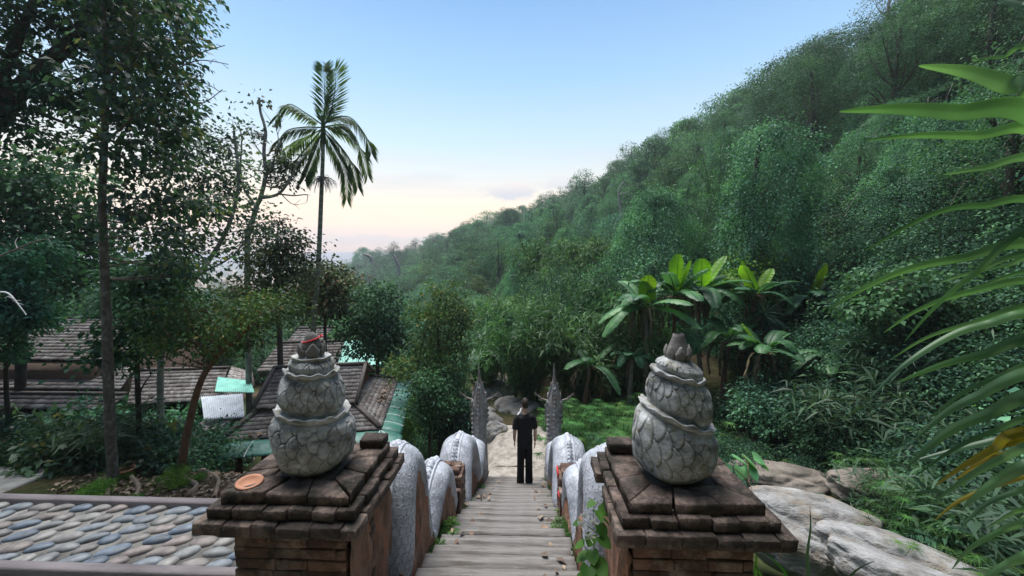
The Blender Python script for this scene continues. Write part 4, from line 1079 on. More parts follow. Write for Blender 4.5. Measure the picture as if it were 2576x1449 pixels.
# ------------------------------------------------------------------ distant city
q=random.Random(77)
cm=[]
for k in range(6):
    mb=MB(); w,d,h=q.uniform(5,13),q.uniform(6,12),q.uniform(4,17)
    mb.box((-w/2,-d/2,-3),(w/2,d/2,h)); mb.box((-w/2+1,-d/2+1,h),(w*.1,d*.2,h+2.5)); 
    for z in np.arange(2.5,h-1,3.2): mb.box((-w/2-.3,-d/2-.5,z),(w/2+.3,-d/2,z+.9))
    cm.append(mb.mesh('far_building',M['city']))
for k in range(150):
    u=q.uniform(330,930); z=-28; dist=math.exp(q.uniform(math.log(520),math.log(2400)))
    dist=450+(dist-520)*.42; a=theta(u); o=link('far_building',cm[k%6]); o.location=(CX+dist*math.sin(a),dist*math.cos(a),z); o.rotation_euler=(0,0,q.uniform(-.6,.6)); s=q.uniform(.4,.8); o.scale=(s,s,s)
    tag(o,'tiny pinkish building of the distant city beyond the trees, low sunlight painted into its colour','building','buildings of the distant city')
# ------------------------------------------------------------------ foliage building blocks
LM={}
LM['dark']=leaf_mat('dark_leaves',(.033,.092,.060),(.080,.18,.105),trans=.22,rough=.6,val=.4,spec=.12)
LM['mid']=leaf_mat('forest_leaves',(.040,.118,.070),(.10,.215,.115),trans=.25,rough=.6,val=.42,spec=.12)
LM['vine']=leaf_mat('vine_leaves',(.046,.15,.092),(.11,.265,.15),trans=.25,rough=.6,val=.2,spec=.12)
LM['vine_pale']=leaf_mat('pale_climber_leaves',(.065,.185,.105),(.145,.32,.185),trans=.28,rough=.6,val=.2,spec=.12)
LM['olive']=leaf_mat('olive_leaves',(.048,.105,.040),(.105,.175,.065),rare=(.20,.17,.05),trans=.28,rough=.5,val=.2,spec=.12)
LM['brownish']=leaf_mat('bronze_leaves',(.055,.092,.052),(.11,.145,.08),rare=(.16,.10,.05),trans=.25,rough=.5,val=.2,spec=.12)
LM['near']=leaf_mat('broad_leaves',(.036,.092,.060),(.085,.16,.10),rare=(.20,.20,.09),trans=.34,rough=.42,val=.15,spec=.35)
LM['bamboo']=leaf_mat('bamboo_leaves',(.042,.115,.050),(.10,.20,.085),trans=.3,rough=.45,val=.2,spec=.12)
LM['bright']=leaf_mat('bright_leaves',(.075,.18,.030),(.16,.30,.055),trans=.35,rough=.5,val=.15,spec=.12)
LM['fern']=leaf_mat('fern_leaves',(.040,.120,.034),(.10,.205,.058),trans=.35,rough=.5,val=.15,spec=.12)
LM['reed']=leaf_mat('reed_leaves',(.035,.085,.045),(.10,.17,.09),trans=.25,rough=.5,val=.15,spec=.2)
LM['dry']=leaf_mat('dead_leaves',(.10,.070,.048),(.24,.18,.13),trans=.15,rough=.8,val=.2)
LM['grass']=leaf_mat('grass_blades',(.05,.115,.025),(.13,.21,.05),rare=(.25,.22,.10),trans=.3,rough=.5,val=.2)
LM['banana']=leaf_mat('banana_leaf',(.040,.125,.055),(.075,.19,.085),trans=.32,rough=.45,val=.12,spec=.3)
LM['banana_young']=leaf_mat('young_banana_leaf',(.13,.28,.02),(.20,.36,.025),trans=.42,rough=.4,val=.1)
LM['strap']=leaf_mat('strap_leaf',(.065,.150,.066),(.095,.195,.092),trans=.42,rough=.36,val=0,spec=.5,patch=3)
LM['strap_yellow']=leaf_mat('yellow_strap_leaf',(.30,.24,.015),(.34,.28,.02),trans=.35,rough=.35,val=0,spec=.5)
LM['palm']=leaf_mat('palm_leaflets',(.075,.135,.06),(.13,.20,.085),spec=.15,trans=.45,rough=.6,val=.1)

def unit(A): return A/np.maximum(np.linalg.norm(A,axis=-1,keepdims=True),1e-9)
def leafquads(g,P,A,Lr,Wr,up=.6,bend=.18):
    """one kite-shaped folded leaf per row of P along A"""
    n=len(P)
    Nr=unit(g.normal(size=(n,3))+np.array([0,0,up*2]))
    A=unit(A); S=unit(np.cross(A,Nr)); Nr=np.cross(S,A)
    L1=g.uniform(*Lr,size=(n,1)); W1=L1*g.uniform(*Wr,size=(n,1))
    f=bend*W1
    return np.stack([P,P+A*L1*.42+S*W1*.5+Nr*f,P+A*L1-Nr*L1*.10,P+A*L1*.42-S*W1*.5+Nr*f],1)
def clump_crown(g,lobes,nclump,per,Lr,Wr,sig=.32,flat=.55,droop=.5,shell=.55,up=.6):
    """leaf clumps spread through lobes [(centre, radii)] with gaps between them"""
    vol=np.array([l[1][0]*l[1][1]*l[1][2] for l in lobes])**.7; pk=g.choice(len(lobes),nclump,p=vol/vol.sum())
    C=np.array([l[0] for l in lobes],float)[pk]; Rr=np.array([l[1] for l in lobes],float)[pk]
    d=unit(g.normal(size=(nclump,3))); rad=shell+(1-shell)*g.uniform(size=(nclump,1))**.6
    rad=np.where(g.uniform(size=(nclump,1))<.25,g.uniform(.1,.8,size=(nclump,1)),rad)
    cc=C+d*Rr*rad
    cs=g.uniform(.55,1.35,size=(nclump,1))
    P=np.repeat(cc,per,0)+g.normal(size=(nclump*per,3))*np.repeat(cs,per,0)*sig*np.array([1,1,flat])
    out=unit(P-np.repeat(C,per,0)); loc=unit(P-np.repeat(cc,per,0)+1e-6)
    A=out*.5+loc*.8+g.normal(size=P.shape)*.5+np.array([0,0,-droop])
    return leafquads(g,P,A,Lr,Wr,up=up),cc
def limb_tree(mb,g,base,top,r0,tips,bend=.4,n=8,rtip=.02,sub=True):
    """tapered trunk with limbs to the given tip points"""
    base=np.array(base,float); top=np.array(top,float)
    k=9; side=g.normal(size=3)*bend; side[2]=0
    T=np.array([base+(top-base)*t+side*math.sin(t*math.pi)*.5+g.normal(size=3)*bend*.06*(0<t<1) for t in np.linspace(0,1,k)])
    T=spline(T,22); R_=np.linspace(r0,max(r0*.28,rtip),22); R_[:3]*=np.array([1.35,1.15,1.03])
    mb.tube(T,R_,n,rough=.06,rng=random.Random(int(g.integers(1e6))))
    for tp in tips:
        tp=np.array(tp,float); h=np.clip((tp[2]-base[2])/(top[2]-base[2])-g.uniform(.15,.4),.25,.97); i=int(h*21)
        s=T[i]; mid=(s+tp)/2+np.array([0,0,-.12*np.linalg.norm(tp-s)])+g.normal(size=3)*.1*np.linalg.norm(tp-s)
        pts=spline([s,mid,tp],9); rr=np.linspace(R_[i]*.5,rtip*.5,9); mb.tube(pts,rr,max(5,n-3),cap=False)
        if sub:
            for _ in range(2):
                j=int(g.integers(3,7)); e=pts[j]+unit(tp-s)*np.linalg.norm(tp-s)*.35+g.normal(size=3)*.28*np.linalg.norm(tp-s)
                mb.tube(spline([pts[j],(pts[j]+e)/2+g.normal(size=3)*.05,e],6),np.linspace(rr[j]*.6,rtip*.35,6),5,cap=False)
    return T
def qmesh(name,Q,mat,V=None):
    mb=MB(); mb.quads(Q); return mb.mesh(name,mat)

# ------------------------------------------------------------------ forest tree prototypes (metres, base at 0)
PROT={}
def forest_proto(key,seed,h,w,nlobe,nclump,per,Lr,mat,bark='bark_dark',low=.25,flat=.55,Wr=(.45,.65),sig=.4):
    g=np.random.default_rng(seed); lobes=[]
    for i in range(nlobe):
        t=i/max(nlobe-1,1); z=h*(low+.12+(.92-low-.14)*t); rr=w*(.62-.30*abs(t-.45))*g.uniform(.8,1.15); a=g.uniform(0,6.28); o=w*.45*(1-t*.8)*g.uniform(.3,1)
        lobes.append(((o*math.cos(a),o*math.sin(a),z),(rr,rr*g.uniform(.85,1.15),rr*g.uniform(.5,.75))))
    Q,cc=clump_crown(g,lobes,nclump,per,Lr,Wr,sig=sig,flat=flat,shell=.7,up=1.0,droop=.35)
    tr=MB(); tips=cc[g.choice(len(cc),9,replace=False)]; limb_tree(tr,g,(0,0,-.6),(0,0,h*.86),.03*h+.02,tips,bend=.5,n=7)
    PROT[key]=(tr.mesh('trunk',M[bark],True),qmesh('crown',Q,LM[mat]))
def vine_proto(key,seed,h,w,nstrand,per,Lr,mat,profile,bark='bark_dark'):
    """tree smothered by climbers: leafy strands that hang down over the outline"""
    g=np.random.default_rng(seed); Ps=[];As=[]
    for k in range(nstrand):
        a=(g.integers(0,17)+g.normal()*.22)*6.283/17; t1=g.uniform(.1,1)**.8; ln=g.uniform(.12,.5)*h; ph=g.uniform(0,6)
        t=np.linspace(0,1,per); z=h*t1-ln*t; z=np.where(z<.1,.1+g.uniform(0,.5),z)
        r=np.array([interp(zz/h,profile) for zz in z])*w*(.78+.3*g.uniform()+.20*np.sin(a*3+z*.9+seed)+.12*np.sin(a*5-z*1.7))
        aa=a+.06*np.sin(z*2+ph)
        p=np.stack([r*np.cos(aa),r*np.sin(aa),z],1)+g.normal(size=(per,3))*.13*np.array([1,1,.8])*(w**.5)
        Ps.append(p); As.append(np.stack([np.cos(aa)*.7,np.sin(aa)*.7,-.8*np.ones(per)],1)+g.normal(size=(per,3))*.45)
    P=np.concatenate(Ps); A=np.concatenate(As)
    Q=leafquads(g,P,A,Lr,(.55,.8),up=.5)
    lob=[((0,0,h*.93),(w*.35,w*.35,h*.07))]; Q2,_=clump_crown(g,lob,max(20,nstrand//14),24,Lr,(.5,.7),sig=.3)
    Q=np.concatenate([Q,Q2])
    tr=MB(); limb_tree(tr,g,(0,0,-.6),(g.normal()*.2,0,h*.95),.025*h+.04,[(w*.4,0,h*.8),(-w*.3,.3,h*.7),(0,-w*.4,h*.6)],bend=.3,n=7)
    PROT[key]=(tr.mesh('trunk',M[bark],True),qmesh('crown',Q,LM[mat]))
forest_proto('round',11,9,4.2,8,130,34,(.15,.30),'mid',sig=.36,flat=.42)
forest_proto('dark',12,10,4.0,9,130,34,(.15,.30),'dark',low=.2,sig=.36,flat=.45)
forest_proto('wide',13,8.5,5.2,9,140,34,(.15,.30),'mid',low=.35,flat=.34,sig=.40)
forest_proto('tall',14,13,4.2,10,140,34,(.15,.30),'dark',low=.35,sig=.38,flat=.5)
forest_proto('olive',15,8,3.6,7,120,34,(.14,.26),'olive',sig=.34)
forest_proto('open',16,12,4.8,10,120,20,(.14,.26),'brownish',bark='bark_pale',low=.42,sig=.5)
vine_proto('column',21,9,1.9,430,20,(.14,.27),'vine_pale',[(0,1.25),(.3,.85),(.7,.75),(.9,.72),(1,.3)])
vine_proto('peak',22,8,3.6,560,20,(.14,.28),'vine_pale',[(0,1.15),(.3,.95),(.6,.62),(.85,.34),(1,.1)])
vine_proto('dome',23,7.5,3.9,620,20,(.14,.28),'vine',[(0,1.05),(.3,1.1),(.6,1.0),(.82,.75),(.95,.4),(1,.1)])
vine_proto('cloak',24,11,3.3,720,22,(.15,.30),'mid',[(0,1.0),(.2,.7),(.35,1.05),(.5,.72),(.62,1.05),(.78,.62),(.88,.75),(1,.15)])
# finer-leaved versions for trees close to the camera
forest_proto('round_f',11,9,4.2,8,260,46,(.08,.16),'mid',sig=.34,flat=.42)
forest_proto('dark_f',12,10,4.0,9,260,46,(.08,.16),'dark',low=.2,sig=.34,flat=.45)
forest_proto('tall_f',14,13,4.2,10,260,46,(.08,.16),'dark',bark='bark_pale',low=.35,sig=.36,flat=.5)
vine_proto('column_f',21,9,1.9,900,30,(.075,.145),'vine_pale',[(0,1.25),(.3,.85),(.7,.75),(.9,.72),(1,.3)])
vine_proto('peak_f',22,8,3.6,1200,30,(.075,.15),'vine_pale',[(0,1.15),(.3,.95),(.6,.62),(.85,.34),(1,.1)])
vine_proto('dome_f',23,7.5,3.9,1300,30,(.075,.15),'mid',[(0,1.05),(.3,1.1),(.6,1.0),(.82,.75),(.95,.4),(1,.1)])
vine_proto('cloak_f',24,11,3.3,1500,32,(.08,.16),'mid',[(0,1.0),(.2,.7),(.35,1.05),(.5,.72),(.62,1.05),(.78,.62),(.88,.75),(1,.15)])
# bamboo-like arching grass clump
def bamboo_proto(key,seed,h,w,ns,mat,leafL=(.22,.4),per=36):
    g=np.random.default_rng(seed); st=MB(); Ps=[];As=[]
    for k in range(ns):
        a=g.uniform(0,6.28); hh=h*g.uniform(.55,1.05); out=w*g.uniform(.25,1); b=np.array([math.cos(a),math.sin(a),0])*g.uniform(0,.35)*w*.6
        tip=b+np.array([math.cos(a)*out,math.sin(a)*out,hh*g.uniform(.72,.95)])
        pts=spline([b,b+np.array([math.cos(a)*out*.12,math.sin(a)*out*.12,hh*.55]),b+np.array([math.cos(a)*out*.5,math.sin(a)*out*.5,hh*.95]),tip],14)
        st.tube(pts,np.linspace(.022,.004,14),4,cap=False)
        t=g.uniform(.22,1,size=per)**.8; idx=np.clip((t*13).astype(int),0,12)
        p=pts[idx]+(pts[idx+1]-pts[idx])*g.uniform(size=(per,1))
        for _ in range(4):
            Ps.append(p+g.normal(size=p.shape)*.10*w**.5); As.append(unit(g.normal(size=p.shape))*.8+np.array([math.cos(a)*.35,math.sin(a)*.35,-.55]))
    Q=leafquads(g,np.concatenate(Ps),np.concatenate(As),leafL,(.13,.2),up=.8,bend=.3)
    PROT[key]=(st.mesh('stems',LM[mat],True),qmesh('leaves',Q,LM[mat]))
bamboo_proto('bamboo',31,5.2,2.6,56,'bamboo')
bamboo_proto('bamboo2',32,4.2,3.0,60,'bamboo')
bamboo_proto('cane',33,6.5,2.8,42,'bamboo',leafL=(.18,.3),per=22)
def shrub_proto(key,seed,h,w,ncl,per,Lr,mat,Wr=(.45,.65),sig=.2):
    g=np.random.default_rng(seed); lob=[((g.normal()*w*.3,g.normal()*w*.3,h*g.uniform(.3,.62)),(w*.55,w*.55,h*.38)) for _ in range(4)]
    Q,cc=clump_crown(g,lob,ncl,per,Lr,Wr,sig=sig,shell=.6)
    st=MB()
    for c in cc[:10]: st.tube(spline([(0,0,-.2),(c[0]*.4,c[1]*.4,c[2]*.6),c],6),np.linspace(.02,.006,6),4,cap=False)
    PROT[key]=(st.mesh('stems',M['bark_dark'],True),qmesh('leaves',Q,LM[mat]))
shrub_proto('shrub',41,1.5,1.3,70,30,(.06,.13),'mid',sig=.17)
shrub_proto('shrub_dark',42,1.7,1.3,70,30,(.06,.13),'dark',sig=.17)
shrub_proto('shrub_bright',43,1.6,1.6,120,28,(.07,.14),'bright',sig=.16)
shrub_proto('shrub_broad',44,1.6,1.2,60,16,(.16,.30),'near',Wr=(.5,.7))
shrub_proto('shrub_vine',45,2.2,2.0,95,34,(.09,.17),'vine',Wr=(.55,.8),sig=.22)
def tuft_proto(key,seed,h,n,mat,Wr=(.03,.05),spread=.25,droop=.5):
    """grass-like tuft of bent blades"""
    g=np.random.default_rng(seed); mb=MB()
    for k in range(n):
        a=g.uniform(0,6.28); L1=h*g.uniform(.55,1.1); w=L1*g.uniform(*Wr); b=np.array([g.normal()*spread*.3,g.normal()*spread*.3,0]); o=np.array([math.cos(a),math.sin(a),0]); s=np.array([-o[1],o[0],0])
        V=[]; lean=g.uniform(.15,.8)
        for t in np.linspace(0,1,5):
            p=b+o*L1*lean*t**1.4+np.array([0,0,L1*(t-.5*droop*lean*t*t)]); ww=w*(1-t**2)*(.6+.8*t*(1-t)*2); V.append([p-s*ww/2,p+s*ww/2])
        mb.grid(np.array(V))
    PROT[key]=(None,mb.mesh('blades',LM[mat]))
tuft_proto('grass',51,.32,60,'grass'); tuft_proto('tallgrass',52,.8,70,'grass',Wr=(.02,.035),spread=.5)
def cyperus_proto(key,seed,h,ns,mat):
    """umbrella sedge: stalks topped by a whorl of thin blades"""
    g=np.random.default_rng(seed); mb=MB()
    for k in range(ns):
        b=np.array([g.normal()*.33,g.normal()*.33,0]); hh=h*g.uniform(.45,1.1); tp=b+np.array([g.normal()*.18,g.normal()*.18,hh])
        mb.tube([b,(b+tp)/2+g.normal(size=3)*.02,tp],[.006,.005,.004],3,cap=False)
        for j in range(15):
            a=j*.42+g.uniform(0,.3); L1=g.uniform(.16,.30); o=np.array([math.cos(a),math.sin(a),0]); s=np.array([-o[1],o[0],0])*.007; V=[]
            for t in (0,.35,.7,1): 
                p=tp+o*L1*t+np.array([0,0,L1*(.32*t-.62*t*t)]); V.append([p-s*(1.02-t),p+s*(1.02-t)])
            mb.grid(np.array(V))
    PROT[key]=(None,mb.mesh('whorls',LM[mat]))
cyperus_proto('sedge',61,.95,30,'fern'); cyperus_proto('sedge2',62,.7,34,'fern')
def fernbush_proto(key,seed,n,L,mat,Wr=.34):
    g=np.random.default_rng(seed); Q=[]
    for k in range(n):
        a=g.uniform(0,6.28); ln=L*g.uniform(.6,1.1); o=np.array([math.cos(a),math.sin(a),0]); s=np.array([-o[1],o[0],0]); b=np.array([g.normal()*.1,g.normal()*.1,g.uniform(0,.25)])
        t=np.linspace(.12,1,22); el=g.uniform(.6,1.3)
        p=b+o*ln*t[:,None]*.8+np.stack([0*t,0*t,ln*(el*t-.75*t*t)],1)
        for sg in (-1,1):
            A=s*sg+o*.45+np.array([0,0,-.15]); l=ln*Wr*np.sin(np.clip(t,.05,.97)*math.pi)**.7
            q=leafquads(g,p,np.repeat(A[None],22,0)+g.normal(size=(22,3))*.12,(1,1),(.16,.22),up=1.2)
            q=p[:,None]+(q-p[:,None])*l[:,None,None]; Q.append(q)
    PROT[key]=(None,qmesh('fronds',np.concatenate(Q),LM[mat]))
fernbush_proto('fern',71,26,.75,'fern'); fernbush_proto('fern_dark',72,24,.8,'mid')
def reedbush_proto(key,seed,ns,h,mat):
    """bamboo-grass clump: leaning canes with long pointed leaves"""
    g=np.random.default_rng(seed); st=MB(); Q=[]
    for k in range(ns):
        a=g.uniform(0,6.28); hh=h*g.uniform(.5,1.05); ln=g.uniform(.2,.9); b=np.array([g.normal()*.35,g.normal()*.25,0]); tp=b+np.array([math.cos(a)*ln,math.sin(a)*ln*.7,hh])
        pts=spline([b,b+np.array([0,0,hh*.55]),tp],10); st.tube(pts,np.linspace(.012,.004,10),4,cap=False)
        m=13; t=np.linspace(.25,1,m); p=np.array([pts[int(q*9)] for q in t])+g.normal(size=(m,3))*.03
        sd=np.where(np.arange(m)%2==0,1,-1)[:,None]*np.array([-math.sin(a),math.cos(a),0])[None]
        A=sd*.8+np.array([math.cos(a)*.5,math.sin(a)*.5,.15])+g.normal(size=(m,3))*.35
        q=leafquads(g,p,A,(.26,.48),(.11,.16),up=.9,bend=.2); q[:,2,2]-=g.uniform(.03,.14,size=m); Q.append(q)
    PROT[key]=(st.mesh('canes',LM[mat],True),qmesh('leaves',np.concatenate(Q),LM[mat]))
reedbush_proto('reed',81,46,1.7,'reed')

def plant(key,name,loc,label,cat,scale=1,rz=0,group=None,part='crown',tilt=0):
    """a thing from a prototype: its stem and its foliage as parts (meshes shared between copies)"""
    tr,cr=PROT[key]
    o=empty(name,loc,rz,label,cat,group); o.rotation_euler=(tilt,0,rz); s=scale if hasattr(scale,'__len__') else (scale,)*3; o.scale=s
    if tr is not None: link('trunk' if 'trunk' in tr.name else 'stems',tr,o)
    link(part if tr is not None else 'foliage',cr,o)
    return o
def tz(x,y): return terrain_z(x,y)

# ------------------------------------------------------------------ trees on the right hillside
rg=random.Random(12)
def hill_pt(u,v_ground):
    """walk along a view direction over the ground until the ground meets the sight line"""
    d=ray(u,v_ground); t=4
    while t<420:
        x,y,z=CX+d.x*t,d.y*t,d.z*t
        if z<=tz(x,y): return x,y,tz(x,y)
        t*=1.02
    return None
def on_hill(u,frac):
    th=math.degrees(theta(u)); rf,rc=interp(th,FOOT_R),interp(th,HILL_R); r=lerp(rf,rc,frac)
    x,y=CX+r*math.sin(R(th)),r*math.cos(R(th)); return x,y,tz(x,y)
def tree_top(key,u,vtop,frac,label,scale_xy=1,group=None,name='tree',cat='tree'):
    """a hillside tree whose top reaches the given height"""
    x,y,z=on_hill(u,frac); ztop=at(u,vtop,y).z; H={'round':9.2,'dark':10.2,'wide':8.6,'tall':13,'olive':8.2,'open':12.2,'column':9.3,'peak':8.2,'dome':7.6,'cloak':11.2}[key]
    s=max((ztop-z)/H,.35)
    if math.hypot(x,y)<62 and key+'_f' in PROT: key+='_f'
    return plant(key,name,(x,y,z-.1),label,cat,(s*scale_xy,s*scale_xy,s),rg.uniform(0,6.28),group)
NOT=[('open',2200,-75,.93,'tall open-crowned tree with sparse bronze leaves against the sky at the top of the hill',.9,'tree'),
 ('column',2255,-40,.80,'slim vine-wrapped trunk standing in front of the open bronze crown on the hilltop',.55,'tree'),
 ('cloak',2440,-90,.62,'big pale-edged climber-covered tree filling the corner above the strap leaves',1.35,'tree'),
 ('dome',2050,92,.86,'broad vine-smothered tree whose rounded head stands out on the upper skyline',1.25,'tree'),
 ('cloak',1990,150,.78,'dark vine-cloaked tree stepping down from the rounded skyline head',1.0,'tree'),
 ('tall',1880,205,.92,'pointed dark tree on the ridge between the rounded head and the lower ridge trees',.9,'tree'),
 ('round',1790,262,.95,'bushy tree on the middle of the ridge line',1.2,'tree'),
 ('tall',1662,318,.95,'upright loose-crowned tree sticking out of the middle ridge',.85,'tree'),
 ('dark',1555,400,.93,'dark crown at the foot of the steep ridge beside the small pink cloud',1.0,'tree'),
 ('wide',1440,462,.92,'broad ridge tree right under the small dusk cloud',1.1,'tree'),
 ('dark',1350,505,.9,'dense dark ridge tree left of the dusk cloud',1.0,'tree'),
 ('round',1255,530,.9,'rounded ridge tree where the skyline drops to the valley',1.1,'tree'),
 ('tall',1105,590,.9,'feathery tree rising alone on the low far skyline',.8,'tree'),
 ('dome',915,622,.85,'vine-topped tree at the low end of the ridge nearest the distant city',.75,'tree'),
 ('wide',975,630,.85,'lacy low-ridge tree next to the vine-topped end tree',.9,'tree'),
 ('column',1715,402,.42,'square-shouldered column of vines standing clear on the middle slope',.9,'tree'),
 ('peak',1310,600,.35,'bright green pointed mound of vines rising over the bamboo',1.1,'tree'),
 ('column',1600,500,.30,'short vine-hung stump tree on the slope below the square vine column',.8,'tree'),
 ('column',1480,480,.6,'grey-green vine-draped tree in the dark upper wood',.9,'tree'),
 ('cloak',1870,330,.40,'climber curtain tree with hanging green strands on the steep slope',1.1,'tree'),
 ('peak',2230,250,.45,'pale green tent of vines near the top of the slope under the bare trunks',1.5,'tree'),
 ('olive',1120,705,.10,'yellow-tipped slender tree in the valley above the serpent heads',1.0,'tree')]
for k,u,v,f,lab,sx,nm in NOT[:-1]: tree_top(k,u,v,f,lab,sx,name={'column':'vine_column','peak':'vine_mound','dome':'vine_covered_tree','cloak':'vine_covered_tree'}.get(k,'forest_tree'))
# skyline and slope fill: forest trees nothing tells apart
G1='forest trees packed on the right hillside'
lab_fill='dark green forest tree merging into the packed canopy of the right hillside'
sky_pts=[(840,655),(890,640),(1090,592),(1220,545),(1420,475),(1540,405),(1650,338),(1850,222),(1990,118),(2120,72),(2300,-60),(2576,-230)]
keys=['round','dark','wide','tall','dark','column','cloak','dome','peak','cloak']
u=870
while u<2620:
    vs_=interp(u,sky_pts)+rg.uniform(-16,36); tree_top(rg.choice(['round','dark','wide','tall','tall','wide']),u,vs_,rg.uniform(.82,1.0),lab_fill,rg.uniform(.85,1.15),G1,'forest_tree')
    u+=rg.uniform(28,58)
cnt=0; taken=[]
for k in range(6000):
    u=rg.uniform(860,2700); f=rg.uniform(.03,.93)
    th=math.degrees(theta(u)); rf,rc=interp(th,FOOT_R),interp(th,HILL_R); r=lerp(rf,rc,f)
    if f<.45 and rg.random()<.72: continue
    if r<17: continue
    if u>2050 and .28<f<.55: continue       # dry brush belt
    up=f>.45
    if up: key=rg.choice(['round','dark','wide','tall','dark','cloak','round','column','dome']); s=rg.uniform(1.0,1.55) if r>60 else rg.uniform(.7,1.05)
    else: key=rg.choice(['column','peak','dome','peak','round']); s=rg.uniform(.35,.85)*(1.3 if r>60 else 1)
    x,y,z=on_hill(u,f); cap=at(u,interp(u,sky_pts)+8,y).z
    if z+10*s>cap: s=(cap-z)/10.5
    if s<.3: continue
    if any((x-a_)**2+(y-b_)**2<(2.7*(s+s_))**2 for a_,b_,s_ in taken): continue
    taken.append((x,y,s))
    if r<55 and key+'_f' in PROT: key+='_f'
    plant(key,'forest_tree' if up else 'vine_mound',(x,y,z-.15),lab_fill if up else 'leafy mound of climbers on the lower slope of the right hillside','tree',(s,s,s),rg.uniform(0,6.28),G1 if up else 'climber mounds on the lower right hillside'); cnt+=1
    if cnt>=215: break
for i in range(4):
    u=rg.uniform(1640,2160); x,y,z=on_hill(u,rg.uniform(.12,.5)); plant('cane','bamboo_clump',(x,y,z-.1),'pale arching canes bending out of the green hillside above the bananas','bamboo',rg.uniform(.75,1.2),rg.uniform(0,6.28),'pale canes on the hillside',part='leaves')
print('hill trees',cnt)

# ------------------------------------------------------------------ undergrowth as stuff: scattered by one geometry-nodes object each
def scatter(name,label,keys,pts,smin,smax,seed,zs=1.0):
    """one object of kind stuff: shrubs of the given kinds on points"""
    me=bpy.data.meshes.new(name); me.from_pydata([tuple(p[:3]) for p in pts],[],[])
    a=me.attributes.new('sc','FLOAT','POINT'); q=np.random.default_rng(seed); a.data.foreach_set('value',np.array([q.uniform(smin,smax)*(p[3] if len(p)>3 else 1) for p in pts],dtype=np.float32))
    a=me.attributes.new('rz','FLOAT','POINT'); a.data.foreach_set('value',q.uniform(0,6.28,len(pts)).astype(np.float32))
    a=me.attributes.new('pk','INT','POINT'); a.data.foreach_set('value',q.integers(0,len(keys),len(pts)).astype(np.int32))
    o=link(name,me); ng=bpy.data.node_groups.new(name,'GeometryNodeTree')
    ng.interface.new_socket('Geometry',in_out='INPUT',socket_type='NodeSocketGeometry'); ng.interface.new_socket('Geometry',in_out='OUTPUT',socket_type='NodeSocketGeometry')
    N=ng.nodes; L=ng.links; gi=N.new('NodeGroupInput'); go=N.new('NodeGroupOutput')
    col=bpy.data.collections.new('src_'+name)
    for k in keys:
        for part in PROT[k]:
            pass
    join=N.new('GeometryNodeJoinGeometry')
    def attr(nm,t):
        n=N.new('GeometryNodeInputNamedAttribute'); n.data_type=t; n.inputs[0].default_value=nm; return n.outputs[0]
    for i,k in enumerate(keys):
        src=bpy.data.objects.new('undergrowth_source',PROT[k][1]); col.objects.link(src)      # not linked to the scene
        oi=N.new('GeometryNodeObjectInfo'); oi.inputs['Object'].default_value=src; oi.inputs['As Instance'].default_value=True
        ip=N.new('GeometryNodeInstanceOnPoints'); L.new(gi.outputs[0],ip.inputs['Points'])
        cp=N.new('FunctionNodeCompare'); cp.data_type='INT'; cp.operation='EQUAL'; L.new(attr('pk','INT'),cp.inputs[2]); cp.inputs[3].default_value=i
        L.new(cp.outputs[0],ip.inputs['Selection']); L.new(oi.outputs['Geometry'],ip.inputs['Instance'])
        cx=N.new('ShaderNodeCombineXYZ'); L.new(attr('rz','FLOAT'),cx.inputs[2]); L.new(cx.outputs[0],ip.inputs['Rotation'])
        cs=N.new('ShaderNodeCombineXYZ'); at_=attr('sc','FLOAT'); L.new(at_,cs.inputs[0]); L.new(at_,cs.inputs[1]); mz=N.new('ShaderNodeMath'); mz.operation='MULTIPLY'; L.new(at_,mz.inputs[0]); mz.inputs[1].default_value=zs; L.new(mz.outputs[0],cs.inputs[2]); L.new(cs.outputs[0],ip.inputs['Scale'])
        L.new(ip.outputs[0],join.inputs[0])
    L.new(join.outputs[0],go.inputs[0])
    md=o.modifiers.new('scatter','NODES'); md.node_group=ng
    return tag(o,label,kind='stuff')
pts=[]
for k in range(1700):
    u=rg.uniform(850,2750); f=rg.uniform(0,1)**1.15*1.0; x,y,z=on_hill(u,f); r=math.hypot(x-CX,y)
    if r<15 and u>1250: continue
    if r<21 and u>1950: continue
    if f>.45 and rg.random()<.55: continue
    pts.append((x,y,z-.25,min(.30+r/75,2.0)))
scatter('hillside_undergrowth','tangled vines and shrubs covering the right hillside between the trees',['shrub_vine','shrub','shrub_dark','shrub_vine'],pts,.5,1.7,5)
pts=[]
for k in range(1500):
    u=rg.uniform(1880,2800); f=rg.uniform(-.02,.50); x,y,z=on_hill(u,f); pts.append((x,y,z-.1,.8))
scatter('dark_undergrowth','dark shady undergrowth at the foot of the right hillside',['shrub_dark','fern_dark','shrub'],pts,.6,1.2,6)
# far valley canopy on the left and straight ahead
pts=[]
for k in range(900):
    a=R(rg.uniform(-62,-6)); d=math.exp(rg.uniform(math.log(34),math.log(330))); x,y=CX+d*math.sin(a),d*math.cos(a)
    pts.append((x,y,tz(x,y)-.5,min(.5+d/80,2.0)*(1.0 if d<120 else .8)))
scatter('valley_canopy','far treetops filling the valley floor below the distant city',['round','dark','wide','olive'],pts,.45,.8,7)
